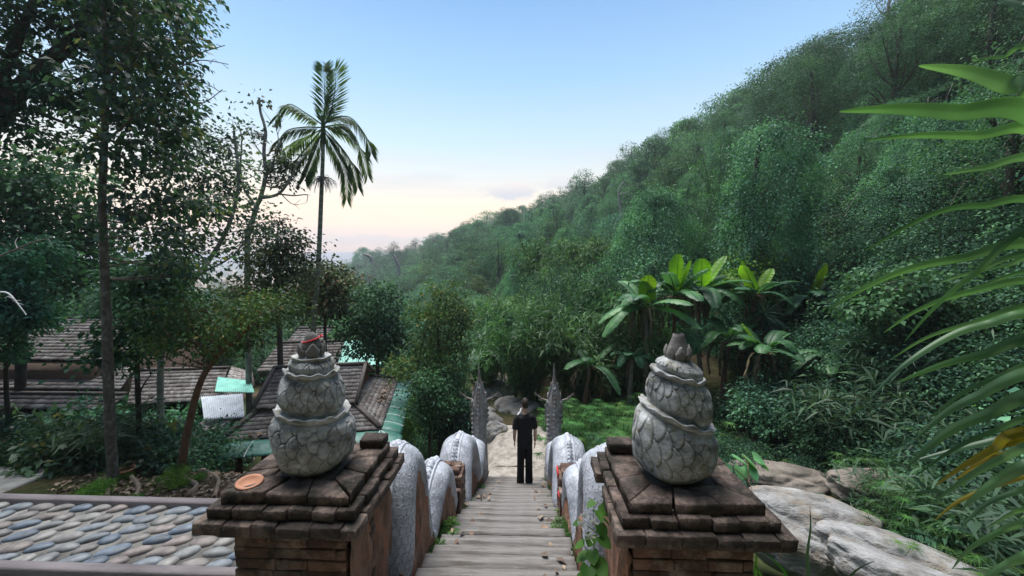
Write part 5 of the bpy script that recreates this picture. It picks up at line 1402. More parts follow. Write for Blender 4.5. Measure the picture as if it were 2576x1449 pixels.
# ------------------------------------------------------------------ individual trees near the camera
def px_tree(name,label,cat,bark,lmat,trunk,r0,lobes,nclump,per,Lr,seed,limbs=(),Wr=(.5,.7),sig=.22,flat=.6,droop=.7,shell=.45,rtip=.015,group=None,up=.6,limb_r=.35):
    """tree whose trunk, limbs and crown lobes stand at the given places"""
    g=np.random.default_rng(seed)
    T=[at(*p) for p in trunk]; base=Vector(T[0]); gz=tz(base.x,base.y)
    if base.z>gz-.05: base=Vector((base.x,base.y,gz-.1)); T[0]=base
    o=empty(name,base,0,label,cat,group)
    mb=MB(); P=spline(np.array([tuple(t) for t in T])-np.array(base),max(24,len(T)*6)); k=len(P)
    rr=np.linspace(r0,max(r0*.35,rtip),k); rr[:3]*=np.array([1.4,1.18,1.05]); mb.tube(P,rr,10,rough=.05,rng=random.Random(seed))
    for li in limbs:
        Lp=spline(np.array([tuple(at(*p)) for p in li[1]])-np.array(base),max(10,len(li[1])*5)); mb.tube(Lp,np.linspace(li[0],max(li[0]*.25,.006),len(Lp)),8,cap=False)
        for _ in range(li[2] if len(li)>2 else 3):
            j=int(g.integers(len(Lp)//3,len(Lp)-1)); d=unit(Lp[min(j+1,len(Lp)-1)]-Lp[j-1]); ln=np.linalg.norm(Lp[-1]-Lp[0])*g.uniform(.15,.35)
            e=Lp[j]+d*ln*.6+g.normal(size=3)*ln*.5; mb.tube(spline([Lp[j],(Lp[j]+e)/2+g.normal(size=3)*ln*.08,e],6),np.linspace(li[0]*.35,.005,6),5,cap=False)
    LB=[]
    for (u,v,Y,ru,rv,rY) in lobes:
        c=at(u,v,Y); dist=(c-Vector((CX,0,0))).length; f=Y*1.02
        LB.append((tuple(c-base),(ru*f/FPX,rY,rv*f/FPX)))
    if nclump:
        Q,cc=clump_crown(g,LB,nclump,per,Lr,Wr,sig=sig,flat=flat,droop=droop,shell=shell,up=up)
        for c in cc[g.choice(len(cc),min(46,len(cc)),replace=False)]:
            i=int(np.argmin(np.linalg.norm(P[k//3:]-c,axis=1)+.35*np.maximum(P[k//3:,2]-c[2]+.2,0)))+k//3
            ln=np.linalg.norm(c-P[i]); mb.tube(spline([P[i],(P[i]+c)/2+g.normal(size=3)*.10*ln+np.array([0,0,-.06*ln]),c],9),np.linspace(min(rr[i]*limb_r,.05),.004,9),5,cap=False)
    link('trunk',mb.mesh('trunk',M[bark],True),o)
    if nclump: link('crown',qmesh('crown',Q,LM[lmat]),o)
    return o
px_tree('broadleaf_tree','tall slim tree with a straight pale-spotted trunk and large drooping leaves','tree','bark','near',
  [(285,1222,6.4),(276,1050,6.4),(270,850,6.42),(262,650,6.45),(257,500,6.45),(263,350,6.5),(268,200,6.5),(262,60,6.5),(255,-150,6.6)],.082,
  [(320,40,6.7,150,100,.9),(390,120,6.8,85,120,.8),(340,240,6.6,130,100,.9),(330,380,6.5,120,70,.9),(410,320,6.9,75,110,.7),(340,520,6.6,110,60,.8),(430,590,7.0,100,60,.7),(470,670,7.2,80,40,.6),(330,-120,6.8,200,120,1.2),(500,520,7.3,60,50,.5)],
  360,15,(.08,.17),101,limbs=[(.028,[(266,230,6.5),(300,170,6.4),(345,60,6.3)],3),(.022,[(263,360,6.5),(330,300,6.4),(400,250,6.3)],4),(.018,[(270,180,6.5),(215,110,6.3),(170,40,6.1)],3),(.012,[(430,170,6.8),(500,135,6.9),(566,114,7.0)],2),(.012,[(430,180,6.8),(500,152,6.9),(575,162,7.0)],3),(.010,[(430,230,6.8),(490,200,6.9),(556,232,7.0)],4),(.012,[(430,210,6.8),(500,260,7),(560,225,7.1)],3)],
  Wr=(.5,.72),sig=.17,droop=.85,shell=.3)
px_tree('spreading_tree','massive dark tree leaning in with thick grey limbs at the upper corner','tree','bark_dark','dark',
  [(-420,1150,8.6),(-330,800,8.8),(-150,480,9.0),(0,285,9.2),(80,195,9.3),(170,112,9.5),(240,20,9.8)],.30,
  [(60,60,9.3,130,80,1.4),(160,230,9.4,120,70,1.2),(40,330,9.2,90,60,1.1),(250,70,9.9,110,100,1.2),(425,60,10.4,48,120,.9),(435,190,10.4,42,110,.8),(380,-40,10.4,110,80,1.2),(330,160,10.2,100,90,1),(390,300,10.4,80,70,.9),(130,-60,9.6,220,90,1.6),(-80,150,9,120,180,1.5),(400,420,10.5,60,60,.7)],
  620,26,(.10,.19),102,limbs=[(.20,[(-150,480,9.0),(-40,300,9.0),(10,180,9.1),(60,60,9.2),(120,-80,9.3)],3),(.09,[(80,195,9.3),(150,210,9.5),(240,190,9.8),(330,170,10.1)],4),(.06,[(170,112,9.5),(260,60,9.9),(380,20,10.3)],4)],Wr=(.42,.6),sig=.24,droop=.5,shell=.35)
px_tree('dense_tree','dense bluish dark tree filling the left edge above the long shingled house','tree','bark_dark','dark',
  [(30,1000,12.5),(60,760,12.5),(80,560,12.5),(90,450,12.5)],.16,
  [(60,560,12.5,150,110,1.8),(150,450,12.8,90,70,1.3),(0,440,12.4,90,70,1.3),(170,640,12.6,110,80,1.5),(50,690,12.3,130,70,1.5),(220,560,13.2,80,70,1.2),(-80,600,12.5,120,150,1.6)],
  430,30,(.13,.24),103,sig=.34)
px_tree('young_tree','light green small-leaved young tree hanging over the left end of the house roof','tree','bark_dark','vine',
  [(20,1060,8.2),(15,950,8.2),(30,820,8.1),(40,700,8.0)],.05,
  [(40,700,8.0,90,50,.7),(90,780,8.1,70,45,.6),(20,800,8.0,80,60,.7),(60,640,8.2,80,40,.6),(0,870,8.0,60,40,.5)],300,22,(.07,.13),104,sig=.17)
px_tree('slim_tree','slim dark-stemmed tree growing just right of the spotted trunk','tree','bark_dark','mid',
  [(352,1192,7.6),(349,1050,7.6),(345,900,7.6),(352,760,7.7),(356,690,7.7)],.06,
  [(370,740,7.7,90,60,.7),(330,830,7.5,70,45,.6),(420,800,7.8,70,45,.6),(300,900,7.4,50,40,.5),(380,690,7.9,110,45,.7)],250,22,(.08,.15),105,sig=.19,limbs=[(.022,[(348,1000,7.6),(360,970,7.5),(385,935,7.4)],1)])
px_tree('leaning_tree','slender tree with a reddish trunk leaning toward the pavilion','tree','bark_red','olive',
  [(452,1208,6.7),(463,1130,6.72),(482,1040,6.75),(505,960,6.8),(545,898,6.9),(600,850,7.1),(650,795,7.3)],.078,
  [(560,815,7.1,120,45,.8),(655,775,7.5,80,45,.8),(460,770,7.0,90,50,.7),(690,780,7.9,60,55,.6),(590,850,7.2,90,35,.6),(500,870,6.8,80,35,.5),(430,850,6.9,60,40,.5)],270,20,(.055,.11),106,sig=.16,Wr=(.4,.55),
  limbs=[(.03,[(545,898,6.9),(540,840,7.0),(520,780,7.0)],3),(.03,[(600,850,7.1),(620,790,7.4),(640,720,7.6)],3)])
px_tree('straggly_tree','straggly pale-branched tree with thin scattered leaves right of the spotted trunk','tree','bark_pale','near',
  [(395,1090,10.0),(405,900,10.0),(440,760,10.0),(500,690,10.0),(560,600,10.1),(590,520,10.2),(600,440,10.3),(588,330,10.3)],.085,
  [(520,430,10.2,110,90,1.0),(600,560,10.4,80,90,.8),(450,520,10.0,80,90,.8),(560,340,10.4,60,70,.6),(470,610,10.0,80,35,.7),(400,640,9.8,80,60,.7)],250,15,(.09,.16),107,sig=.3,shell=.2,droop=.4,
  limbs=[(.04,[(440,760,10),(455,680,9.9),(520,580,9.9),(540,500,10)],4),(.035,[(500,690,10),(590,640,10.2),(640,560,10.4)],4),(.035,[(405,900,10),(380,780,9.9),(400,690,9.8)],3),(.02,[(560,600,10.1),(530,520,10.2),(480,430,10.2)],5)])
px_tree('bare_tree','tall nearly bare tree with forked pale limbs beside the palm','tree','bark_pale','brownish',
  [(610,760,13),(622,640,13),(630,580,13),(645,520,13),(655,498,13),(668,440,13),(664,380,13.1),(668,330,13.1),(655,280,13.2),(652,246,13.2)],.10,
  [(652,245,13.2,28,14,.35),(630,330,13.1,40,14,.4),(690,420,13.1,40,30,.5),(600,400,13,24,22,.3),(735,410,13.2,30,26,.4),(720,450,13.2,40,20,.4)],58,10,(.10,.18),108,sig=.24,shell=.1,
  limbs=[(.06,[(655,498,13),(700,488,13),(730,450,13),(748,415,13.1),(762,400,13.1)],7),(.05,[(645,520,13),(612,470,12.9),(605,420,12.9),(608,350,12.9),(600,310,13)],7),(.03,[(700,488,13),(740,492,13.1),(772,490,13.2),(772,505,13.2)],4),(.03,[(668,440,13),(690,400,13),(700,350,13),(690,310,13)],6),(.025,[(668,400,13),(640,360,13),(632,320,13)],5),(.02,[(700,480,13),(730,510,13),(750,516,13)],3)])
px_tree('bronze_tree','dense bronze-green tree standing in front of the distant city','tree','bark_dark','brownish',
  [(700,900,12),(702,800,12),(695,700,12),(690,620,12)],.10,
  [(690,600,12,60,50,.9),(665,655,12,60,50,1.0),(730,650,12.1,55,70,.9),(600,735,12,70,30,1.0),(700,720,12,80,45,1.0)],250,22,(.08,.15),109,sig=.24,shell=.4)
px_tree('bronze_tree','low reddish-brown bushy tree on both sides of the palm trunk','tree','bark_dark','brownish',
  [(815,860,15),(816,780,15),(812,700,15)],.08,[(800,690,15,60,32,.9),(850,705,15.2,50,32,.8),(770,730,15,50,40,.8),(820,760,15,80,45,1)],300,24,(.10,.18),110,sig=.28)
px_tree('valley_tree','dark bushy tree between the palm and the yellow-tipped tree','tree','bark_dark','dark',
  [(950,1040,15),(950,920,15),(948,820,15),(950,740,15)],.10,[(950,770,15,50,60,.9),(925,850,15,70,55,1.1),(990,850,15,55,55,1)],230,26,(.10,.19),111,sig=.28)
px_tree('valley_tree','slender yellow-tipped tree rising in the middle of the valley','tree','bark_dark','olive',
  [(1108,1130,12.6),(1106,1000,12.6),(1103,880,12.6),(1100,790,12.6),(1112,730,12.6)],.075,[(1112,735,12.6,50,32,.6),(1080,790,12.5,60,40,.7),(1145,800,12.7,45,55,.6),(1130,880,12.7,55,50,.7),(1075,870,12.5,45,40,.6),(1050,930,12.4,70,45,.8),(1150,960,12.8,40,40,.5)],260,22,(.075,.14),112,sig=.2,
  limbs=[(.03,[(1040,1000,12.4),(1055,900,12.4),(1075,810,12.4)],2)])
for i,(u,Y,vt,lab) in enumerate(((1078,10.9,965,'thin low tree touching the green skirt corner of the pavilion'),(1102,11.6,985,'thin low tree in the group by the pavilion, between its two look-alikes'),(1128,12.4,960,'thin low tree directly under the yellow-tipped slender tree'),(1160,11.8,1015,'thin low tree closest to the pale boulder behind the serpent neck'))):
    px_tree('sapling',lab,'tree','bark_dark','mid',[(u,1125-i*8,Y),(u+3,1060,Y),(u-2,1000,Y),(u+2,vt,Y)],.045,[(u,vt,Y,40,26,.45),(u-18,vt+55,Y,34,28,.4),(u+20,vt+40,Y,34,30,.4),(u,vt+90,Y,30,20,.35)],150,22,(.06,.12),120+i,sig=.16,group='thin trees beside the pavilion')
px_tree('white_stemmed_tree','two thin whitish trunks with a side limb standing behind the bamboo grass','tree','bark_pale','mid',
  [(2292,1085,9.6),(2290,1000,9.6),(2284,930,9.6),(2255,870,9.6),(2235,830,9.5),(2215,700,9.5)],.055,[(2240,720,9.6,90,50,.8),(2330,760,9.8,90,50,.8),(2180,780,9.5,60,40,.6)],230,22,(.09,.16),130,sig=.24,
  limbs=[(.03,[(2284,930,9.6),(2300,880,9.6),(2310,780,9.7)],3),(.04,[(2318,1090,9.8),(2316,1000,9.8),(2325,900,9.8),(2335,780,9.8)],2)])
# dark wood close behind the left garden and between the houses
for i,(u,Y,vt,key,lab) in enumerate(((170,21,640,'dark','dark tree behind the ridge of the long shingled house'),(300,22,690,'round','rounded tree behind the long house, seen just right of the spotted trunk'),(430,25,830,'wide','wide tree in the dip below the distant city'),(560,26,815,'dark','dark tree under the brightest patch of the distant city'),(650,24,800,'round','rounded tree behind the bronze-green tree'),(760,24,730,'dark','dark tree low behind the palm trunk'),(880,23,735,'round','rounded tree where the valley meets the foot of the ridge'),(20,24,600,'tall','tall dark tree at the far left edge behind the house'),(500,30,800,'olive','olive crown glimpsed in front of the distant city'),(1010,27,760,'dome','vine-domed tree in the hollow behind the dark bushy tree'),(1190,26,800,'round','rounded tree in the hollow right of the yellow-tipped tree'),(840,19,830,'olive','olive bush-like tree close behind the mint green roof'))):
    x=at(u,700,Y).x; z=tz(x,Y); H={'round':9.2,'dark':10.2,'wide':8.6,'tall':13,'olive':8.2,'dome':7.6}[key]; s=max((at(u,vt,Y).z-z)/H,.3)
    plant(key,'valley_tree',(x,Y,z-.1),lab,'tree',(s,s,s),i*1.3)

# ------------------------------------------------------------------ the palm
def palm():
    g=np.random.default_rng(9); Y=14.0
    T=[at(*p) for p in ((782,905,Y),(788,830,Y),(798,720,Y),(804,600,Y),(808,500,Y),(812,400,Y),(813,330,Y))]; base=Vector((T[0].x,Y,tz(T[0].x,Y)-.1)); T[0]=base
    o=empty('palm_tree',base,0,'tall slender palm with a ringed grey trunk and drooping feathery fronds','palm')
    P=spline(np.array([tuple(t-base) for t in T]),60); mb=MB(); rr=np.linspace(.10,.06,60); rr[:4]*=1.25
    mb.tube(P,rr,14); link('trunk',mb.mesh('trunk',M['palmtrunk'],True),o)
    top=np.array(P[-1]); cs=MB(); cs.tube(spline([P[-6],P[-1],P[-1]+np.array([0,0,.55])],10),np.linspace(.10,.05,10),12); link('crownshaft',cs.mesh('crownshaft',LM['palm'],True),o)
    top=top+np.array([0,0,.35])
    pt=lambda u,v,dy=0: np.array(tuple(at(u,v,Y+dy)-base))
    F=[[(815,345),(817,260),(814,168)],[(815,345),(835,270),(845,196),(838,175)],[(812,330),(770,285),(725,262),(692,300)],[(812,345),(765,320),(720,330),(690,372)],[(812,352),(770,345),(735,360),(702,395)],
       [(815,325),(850,295),(885,298),(922,345),(934,385)],[(815,340),(860,330),(905,370),(925,440)],[(815,350),(850,360),(885,410),(900,470)],[(815,355),(845,380),(868,430),(872,500)],[(812,355),(790,385),(775,425),(768,445)],[(812,350),(770,372),(740,405),(715,400)],[(814,340),(840,315),(870,315),(895,345)]]
    for i,fr in enumerate(F):
        dy=g.uniform(-.9,.9) if i>1 else .1
        pts=[pt(u,v,dy*k/(len(fr)-1)) for k,(u,v) in enumerate(fr)]; pts[0]=top*.6+pts[0]*.4
        S=spline(pts,34); fb=MB(); fb.tube(S,np.linspace(.028,.006,34),5,cap=False)
        Q=[]; m=66
        for j in range(m):
            t=.10+.9*j/(m-1); q=t*33; a=int(min(q,32)); p=S[a]+(S[a+1]-S[a])*(q-a); tg=unit(S[min(a+2,33)]-S[max(a-2,0)])
            sd=unit(np.cross(tg,np.array([0,0,1.0])+g.normal(size=3)*.05)) if abs(tg[2])<.85 else unit(np.cross(tg,np.array([0,-1.0,0])))
            for sg in (-1,1):
                ln=.62*math.sin(math.pi*min(.12+t*.75,1))**.6*g.uniform(.85,1.1)*(1.15 if i<2 else 1)
                A=unit(sd*sg*(.62 if i<2 else .7)+tg*.75+np.array([0,0,-.15 if i<2 else -.55])+g.normal(size=3)*.05); nn=unit(np.cross(A,tg)); ww=.022*g.uniform(.8,1.2)
                w=unit(np.cross(A,np.cross(tg,sd)))*ww
                dr=np.array([0,0,-.20*ln*(1 if i>1 else .2)])
                Q.append(np.stack([p,p+A*ln*.5+w+dr*.3,p+A*ln+dr,p+A*ln*.5-w+dr*.3]))
        fb.quads(np.array(Q)); fo=link('frond',fb.mesh('frond',LM['palm']),o)
    ib=MB()
    for (u,v) in ((800,455),(826,462),(795,470),(832,455)):
        b=pt(808,445); e=pt(u,v,-.2)
        for k in range(14):
            f=e+g.normal(size=3)*.10; ib.tube(spline([b,(b+f)/2+np.array([0,0,.05]),f,f+np.array([0,0,-.16])],6),np.linspace(.012,.005,6),4,cap=False)
    link('fruit_stalks',ib.mesh('fruit_stalks',M['deadwood'],True),o)
palm()

# ------------------------------------------------------------------ banana plants
def banana(label,u,v,Y,nl,L1,seed,young=(),dead=3,aim=None):
    g=np.random.default_rng(seed); c=at(u,v,Y); gz=tz(c.x,Y); base=Vector((c.x+g.normal()*.1,Y+.1,gz-.1))
    if base.z>c.z-.4: base.z=c.z-.6
    o=empty('banana_plant',base,0,label,'banana plant')
    top=np.array(tuple(c-base)); st=MB(); st.tube(spline([(0,0,0),top*.5+np.array([g.normal()*.06,0,0]),top],10),np.linspace(.095,.05,10),10,rough=.05,rng=random.Random(seed))
    link('stem',st.mesh('stem',M['bark_pale'] if seed%2 else M['bark_red'],True),o)
    def blade(a,el,ln,w,mb,curl,seedk,tear=.5):
        d=np.array([math.cos(a),math.sin(a),0]); n=30; t=np.linspace(0,1,n)
        z=np.sin(el)*t*ln-curl*ln*t**2.2; h=np.cos(el)*t*ln*(1-.12*curl*t)
        S=top+d*h[:,None]+np.stack([0*t,0*t,z],1); sdv=np.array([-d[1],d[0],0]); 
        mb.tube(S,np.linspace(.022,.005,n),5,cap=False)
        prof=np.clip((t-.16)/.12,0,1)**.6*np.clip((1.0-t)/.22,0,1)**.55
        tw=g.uniform(-.5,.5)
        for sg in (-1,1):
            V=[]
            for j in range(n):
                if prof[j]<=.01: continue
                tg=unit(S[min(j+1,n-1)]-S[max(j-1,0)]); up=unit(np.cross(sdv,tg)); up=up if up[2]>0 or abs(el)>1.2 else -up
                tr=(g.uniform(.80,1.0) if g.random()<tear*.4 else 1.0); row=[]
                for k in range(4):
                    f=k/3; ww=w*prof[j]*f*tr
                    row.append(S[j]+(sdv*math.cos(tw*.6)+up*math.sin(tw*.6)*sg)*sg*ww+up*(.22*ww-.35*ww*f*f)+up*.012*math.sin(j*2.1+seedk)*f)
                V.append(row)
            mb.grid(np.array(V))
    lb=MB(); k0=g.uniform(0,6.28)
    nl=int(nl*1.5); L1*=1.18
    for k in range(nl):
        a=k0+k*2.4+g.uniform(-.3,.3) if aim is None or k>=len(aim) else aim[k]
        el=g.uniform(.15,1.0); blade(a,el,L1*g.uniform(.75,1.15),L1*g.uniform(.105,.135),lb,g.uniform(.25,.8),k)
    link('leaves',lb.mesh('leaves',LM['banana'],True),o)
    if young:
        yb=MB()
        for (a,el) in young: blade(a,el,L1*g.uniform(.62,.8),L1*.135,yb,.06,a,tear=0)
        link('young_leaves',yb.mesh('young_leaves',LM['banana_young'],True),o)
    if dead:
        db=MB()
        for k in range(dead*5):
            a=g.uniform(0,6.28); r=g.uniform(.15,.8); d=np.array([math.cos(a),math.sin(a),0]); p=top+np.array([0,0,-.1]); ln=g.uniform(.35,1.0)
            S=spline([p,p+d*r*.7+np.array([0,0,.1]),p+d*r+np.array([0,0,-ln*.4]),p+d*r*.9+np.array([0,0,-ln])],12); sdv=np.array([-d[1],d[0],0])
            V=[[S[j]+sdv*.032*(.3+abs(math.sin(j*1.3+k)))*(q-1)+d*.03*math.sin(j*2.7+q+k) for q in range(3)] for j in range(12)]; db.grid(np.array(V))
            for q in range(3):
                b=S[int(g.integers(3,9))]; sp=spline([b,b+g.normal(size=3)*.06+np.array([0,0,-.2]),b+g.normal(size=3)*.08+np.array([0,0,-.42])],6)
                db.grid(np.array([[sp[j]+sdv*.028*(i-.5)*(1.3-j*.18) for i in range(2)] for j in range(6)]))
        link('dead_leaves',db.mesh('dead_leaves',LM['dry'],True),o)
    return o
F_=lambda deg: R(deg)
banana('banana plant with a brown skirt at the left end of the big clump',1625,775,12.6,8,1.7,1,young=((F_(-100),1.25),),dead=6,aim=[F_(180),F_(205),F_(160),F_(-120),F_(150),F_(-60),F_(190)])
banana('banana plant with one tall upright yellow-green leaf in the big clump',1700,745,13.0,8,1.7,2,young=((F_(-80),1.50),(F_(-40),1.25)),dead=6,aim=[F_(175),F_(10),F_(-150),F_(-20),F_(-90),F_(200)])
banana('banana plant with brown crumpled leaves at the right end of the big clump',1765,735,13.2,7,1.7,3,young=((F_(-120),1.35),(F_(10),1.0)),dead=7,aim=[F_(0),F_(-25),F_(20),F_(170),F_(-100),F_(-45)])
banana('banana plant with two glowing yellow-green leaves spread like a V',1905,742,13.0,7,1.5,4,young=((F_(170),1.20),(F_(15),1.05),(F_(-150),.9)),dead=3)
banana('banana plant with one broad glowing leaf standing alone at the far right of the group',2040,752,13.0,6,1.4,5,young=((F_(-70),1.25),),dead=4)
banana('banana plant with a bright half-open leaf, right of the flat-tipped coil',1925,885,11.0,8,1.35,6,young=((F_(150),.95),),dead=3)
banana('dark banana plant with one pale leaf hanging down beside the bamboo grass',2090,895,10.6,6,1.2,7,dead=3)
banana('small banana plant with drooping leaves behind the right serpent head',1488,922,12.4,6,1.2,8,dead=2)
banana('half-hidden low banana plant just left of the flat-tipped coil',1590,905,12.2,6,1.0,9,dead=2)
banana('banana plant with wide dark leaves low between the glowing plants',1835,860,12.0,7,1.4,10,dead=3)
banana('small far banana plant in the middle of the slope',1835,595,24,7,2.4,11,dead=2)
banana('pale banana plant at the edge of the bamboo in the valley centre',1225,880,17.5,7,2.0,12,dead=2)

# spiky tree above the bananas
def spiky(label,u,v,Y,seed,L1=.75):
    g=np.random.default_rng(seed); c=at(u,v,Y); gz=tz(c.x,Y); base=Vector((c.x,Y,min(gz,c.z-.5)-.1)); o=empty('spiky_plant',base,0,label,'plant'); top=np.array(tuple(c-base))
    st=MB(); st.tube([(0,0,0),top*.6+np.array([.05,0,0]),top],[.06,.05,.045],8); link('stem',st.mesh('stem',M['bark_dark'],True),o)
    mb=MB()
    for k in range(130):
        d=unit(g.normal(size=3)+np.array([0,0,.35])); s=unit(np.cross(d,g.normal(size=3)))*.022; ln=L1*g.uniform(.7,1.1)
        mb.grid(np.array([[top+d*ln*t+np.array([0,0,-.22*ln*t*t])+s*q*(1-t**2+.02) for q in (-1,1)] for t in (0,.3,.6,.85,1)]))
    link('leaves',mb.mesh('leaves',LM['dark'],True),o)
spiky('spiky dark rosette plant between the V-leaved and the broad-leaved banana plants',2000,690,13.8,1,.85); spiky('second smaller spiky rosette just above the broad glowing banana leaf',2062,705,14.2,2,.7); spiky('drooping spiky rosette under the V-leaved banana plant',1920,790,12.4,3,.75)
# round pale green bush behind the bananas and other single shrubs
def shrub_at(key,u,v,Y,s,label,rz=0,zoff=0,cat='shrub'):
    p=at(u,v,Y); return plant(key,'shrub',(p.x,p.y,p.z+zoff),label,cat,s,rz,part='leaves')
shrub_at('shrub_bright',1875,745,15.5,(1.5,1.2,1.3),'round yellow-green bush behind the V-leaved banana plant')
shrub_at('shrub_vine',1725,900,11.6,(.30,.3,.42),'column of creeper leaves directly behind the flat-tipped coil bud')
# bamboo mass in the middle
for i,(u,v,Y,key,s,lab) in enumerate(((1330,1050,15.0,'bamboo',.92,'bright bamboo clump rising straight behind the person'),(1450,1040,14.2,'bamboo2',.95,'bamboo clump leaning over the right serpent head'),(1560,1010,15.2,'bamboo',.98,'bamboo clump next to the left end of the banana group'),(1290,950,19.5,'bamboo2',1.15,'bamboo clump overhanging the stream bed'),(1400,930,18.5,'cane',.80,'tall feathery canes in the middle of the bamboo mass'),(1530,900,19.0,'cane',.78,'tall feathery canes above the banana group'),(1640,860,20.0,'cane',.72,'arching pale canes on the slope above the bananas'),(1230,1010,18.0,'bamboo',.62,'low bamboo at the left bank of the bamboo mass'),(1480,800,24,'bamboo2',1.15,'hazy bamboo clump high behind the bamboo mass'),(1380,820,26,'bamboo',1.15,'hazy bamboo clump left of the high one'),(1750,700,22,'cane',.75,'pale canes bending over the tall upright banana leaf'))):
    p=at(u,v,Y); z=tz(p.x,Y); plant(key,'bamboo_clump',(p.x,Y,min(z,p.z)-.1),lab,'bamboo',s,i*1.1,part='leaves')
for i,(u,v,Y,s,lab) in enumerate(((2105,1150,8.6,1.1,'leafy bamboo-grass clump overhanging the creek bank, front one'),(2210,1110,9.2,1.15,'leafy bamboo-grass clump in front of the white stems'),(2050,1110,9.4,.95,'leafy bamboo-grass clump nearest the hanging banana leaf'))):
    p=at(u,v,Y); plant('reed','bamboo_grass',(p.x,Y,tz(p.x,Y)-.05),lab,'bamboo grass',s,i*2.0,part='leaves')
# bright sedge and ferns
def scatter_px(name,label,keys,n,box,zfun,smin,smax,seed,ulim=None):
    q=random.Random(seed); pts=[]
    for _ in range(n*4):
        if len(pts)>=n: break
        x,y=q.uniform(box[0],box[1]),q.uniform(box[2],box[3])
        if ulim and not ulim[0]<1288+FPX*(x-CX+.0375*y)/(y-.0375*(x-CX))<ulim[1]: continue
        pts.append((x,y,zfun(x,y)))
    return scatter(name,label,keys,pts,smin,smax,seed)
scatter_px('bright_ferns','bright green ferns and sedge beside the right serpent head',['sedge','fern','fern_dark','sedge','sedge2'],52,(1.35,4.2,8.6,11.6),lambda x,y:tz(x,y)-.02,.7,1.45,21)
scatter_px('bright_grass','bright grass beside the landing',['tallgrass','grass','fern'],46,(.85,2.2,9.0,12.6),lambda x,y:tz(x,y)+.1,.7,1.2,24)
scatter_px('creek_sedge','bright green sedge and ferns on the right creek bank',['sedge','shrub','fern','sedge2','fern_dark','reed'],120,(6.0,12,3.6,7.8),lambda x,y:tz(x,y)-.05,.6,1.0,22,(2230,3200))
scatter_px('bank_undergrowth','dark low ferns and weeds on the near creek bank behind the right pillar',['fern_dark','shrub_dark','shrub','fern'],90,(2.2,8.5,7.0,11.5),lambda x,y:tz(x,y)-.05,.3,.75,34)
scatter_px('bank_weeds','low weeds and grass between the pale rock slabs',['fern','grass','fern_dark','sedge2'],60,(5.0,8.2,3.0,5.0),lambda x,y:tz(x,y)+.05,.5,.9,23)
scatter_px('rough_grass','thin rough grass on the soil below the right pillar',['grass','grass','tallgrass','fern'],46,(1.7,4.2,2.2,5.2),lambda x,y:tz(x,y),.5,1.0,25)
scatter_px('left_bank_grass','bright grass and shrubs on the left bank of the stream bed',['shrub_bright','tallgrass','fern','shrub'],40,(-5.5,-2.9,11.5,18),lambda x,y:tz(x,y),.5,.9,26)
scatter_px('garden_weeds','low green weeds growing on the left garden soil',['grass','fern','shrub_bright','grass'],60,(-7.4,-2.6,4.6,6.9),lambda x,y:tz(x,y)-.03,.10,.26,27)
scatter_px('garden_shrubbery','dense leafy shrubs between the garden and the houses',['shrub','shrub_dark','shrub_broad','reed','shrub'],90,(-13.5,-5.9,7.0,8.6),lambda x,y:max(tz(x,y),-5.0)-.15,.5,.9,28,(-900,440))
scatter_px('house_shrubbery','dark shrubs growing round the houses',['shrub_dark','shrub','shrub_vine'],100,(-17,-8.9,9.0,12.4),lambda x,y:tz(x,y),.8,1.2,29,(-900,470))
scatter_px('pavilion_grass','grass and shrubs on the slope below the pavilion corner',['tallgrass','shrub_bright','fern'],40,(-3.2,-1.3,7.8,11.5),lambda x,y:tz(x,y),.25,.55,30)
pts=[]
q=random.Random(31)
for s in (-1,1):
    for k in range(60):
        y=q.uniform(3.2,8.3); pts.append((s*q.uniform(.63,.70),y,stair_z(y)-.02+.02,q.uniform(.3,1)))
scatter('stair_weeds','small weeds along the foot of the serpent walls',['grass','grass','fern'],pts,.12,.34,32)
# dead leaves on the ground and steps
mb=MB(); g=np.random.default_rng(4); P=[]
for _ in range(2600):
    x,y=g.uniform(-8,-1.8),g.uniform(4.4,7.4); P.append((x,y,tz(x,y)+.02))
for _ in range(70):
    y=g.uniform(2.6,8.2); x=g.choice([-1,1])*g.uniform(.35,.62); i=math.ceil((Y0-y)/RUN); P.append((x,y,Z0+RISE*i+.012))
for _ in range(260):
    x,y=g.uniform(2.2,8),g.uniform(3.2,8); P.append((x,y,tz(x,y)+.03))
P=np.array(P); A=g.normal(size=P.shape)*np.array([1,1,.25]); mb.quads(leafquads(g,P,A,(.05,.13),(.4,.7),up=1.6,bend=.25))
tag(link('leaf_litter',mb.mesh('leaf_litter',M['litter_leaf'])),'fallen brown leaves littering the garden, steps and creek bank',kind='stuff')
mb=MB(); P=[]
for _ in range(240):
    a,d=g.uniform(.1,3.4),g.uniform(0,.9)
    f=g.uniform(0,1); p=Vector((-3.7,9.9,0))+Matrix.Rotation(R(12.7),4,'Z')@Vector((-g.uniform(.05,.45) if f<.75 else -g.uniform(2.3,3.2),g.uniform(1.6,4.2) if f<.75 else g.uniform(.0,.35),0)); P.append((p.x,p.y,-4.30 if f<.75 else -4.38))
P=np.array(P); A=g.normal(size=P.shape)*np.array([1,1,.2]); mb.quads(leafquads(g,P,A,(.06,.14),(.4,.7),up=1.6,bend=.25))
tag(link('roof_litter',mb.mesh('roof_litter',M['litter_leaf'])),'fallen brown leaves gathered on the pavilion roof',kind='stuff')
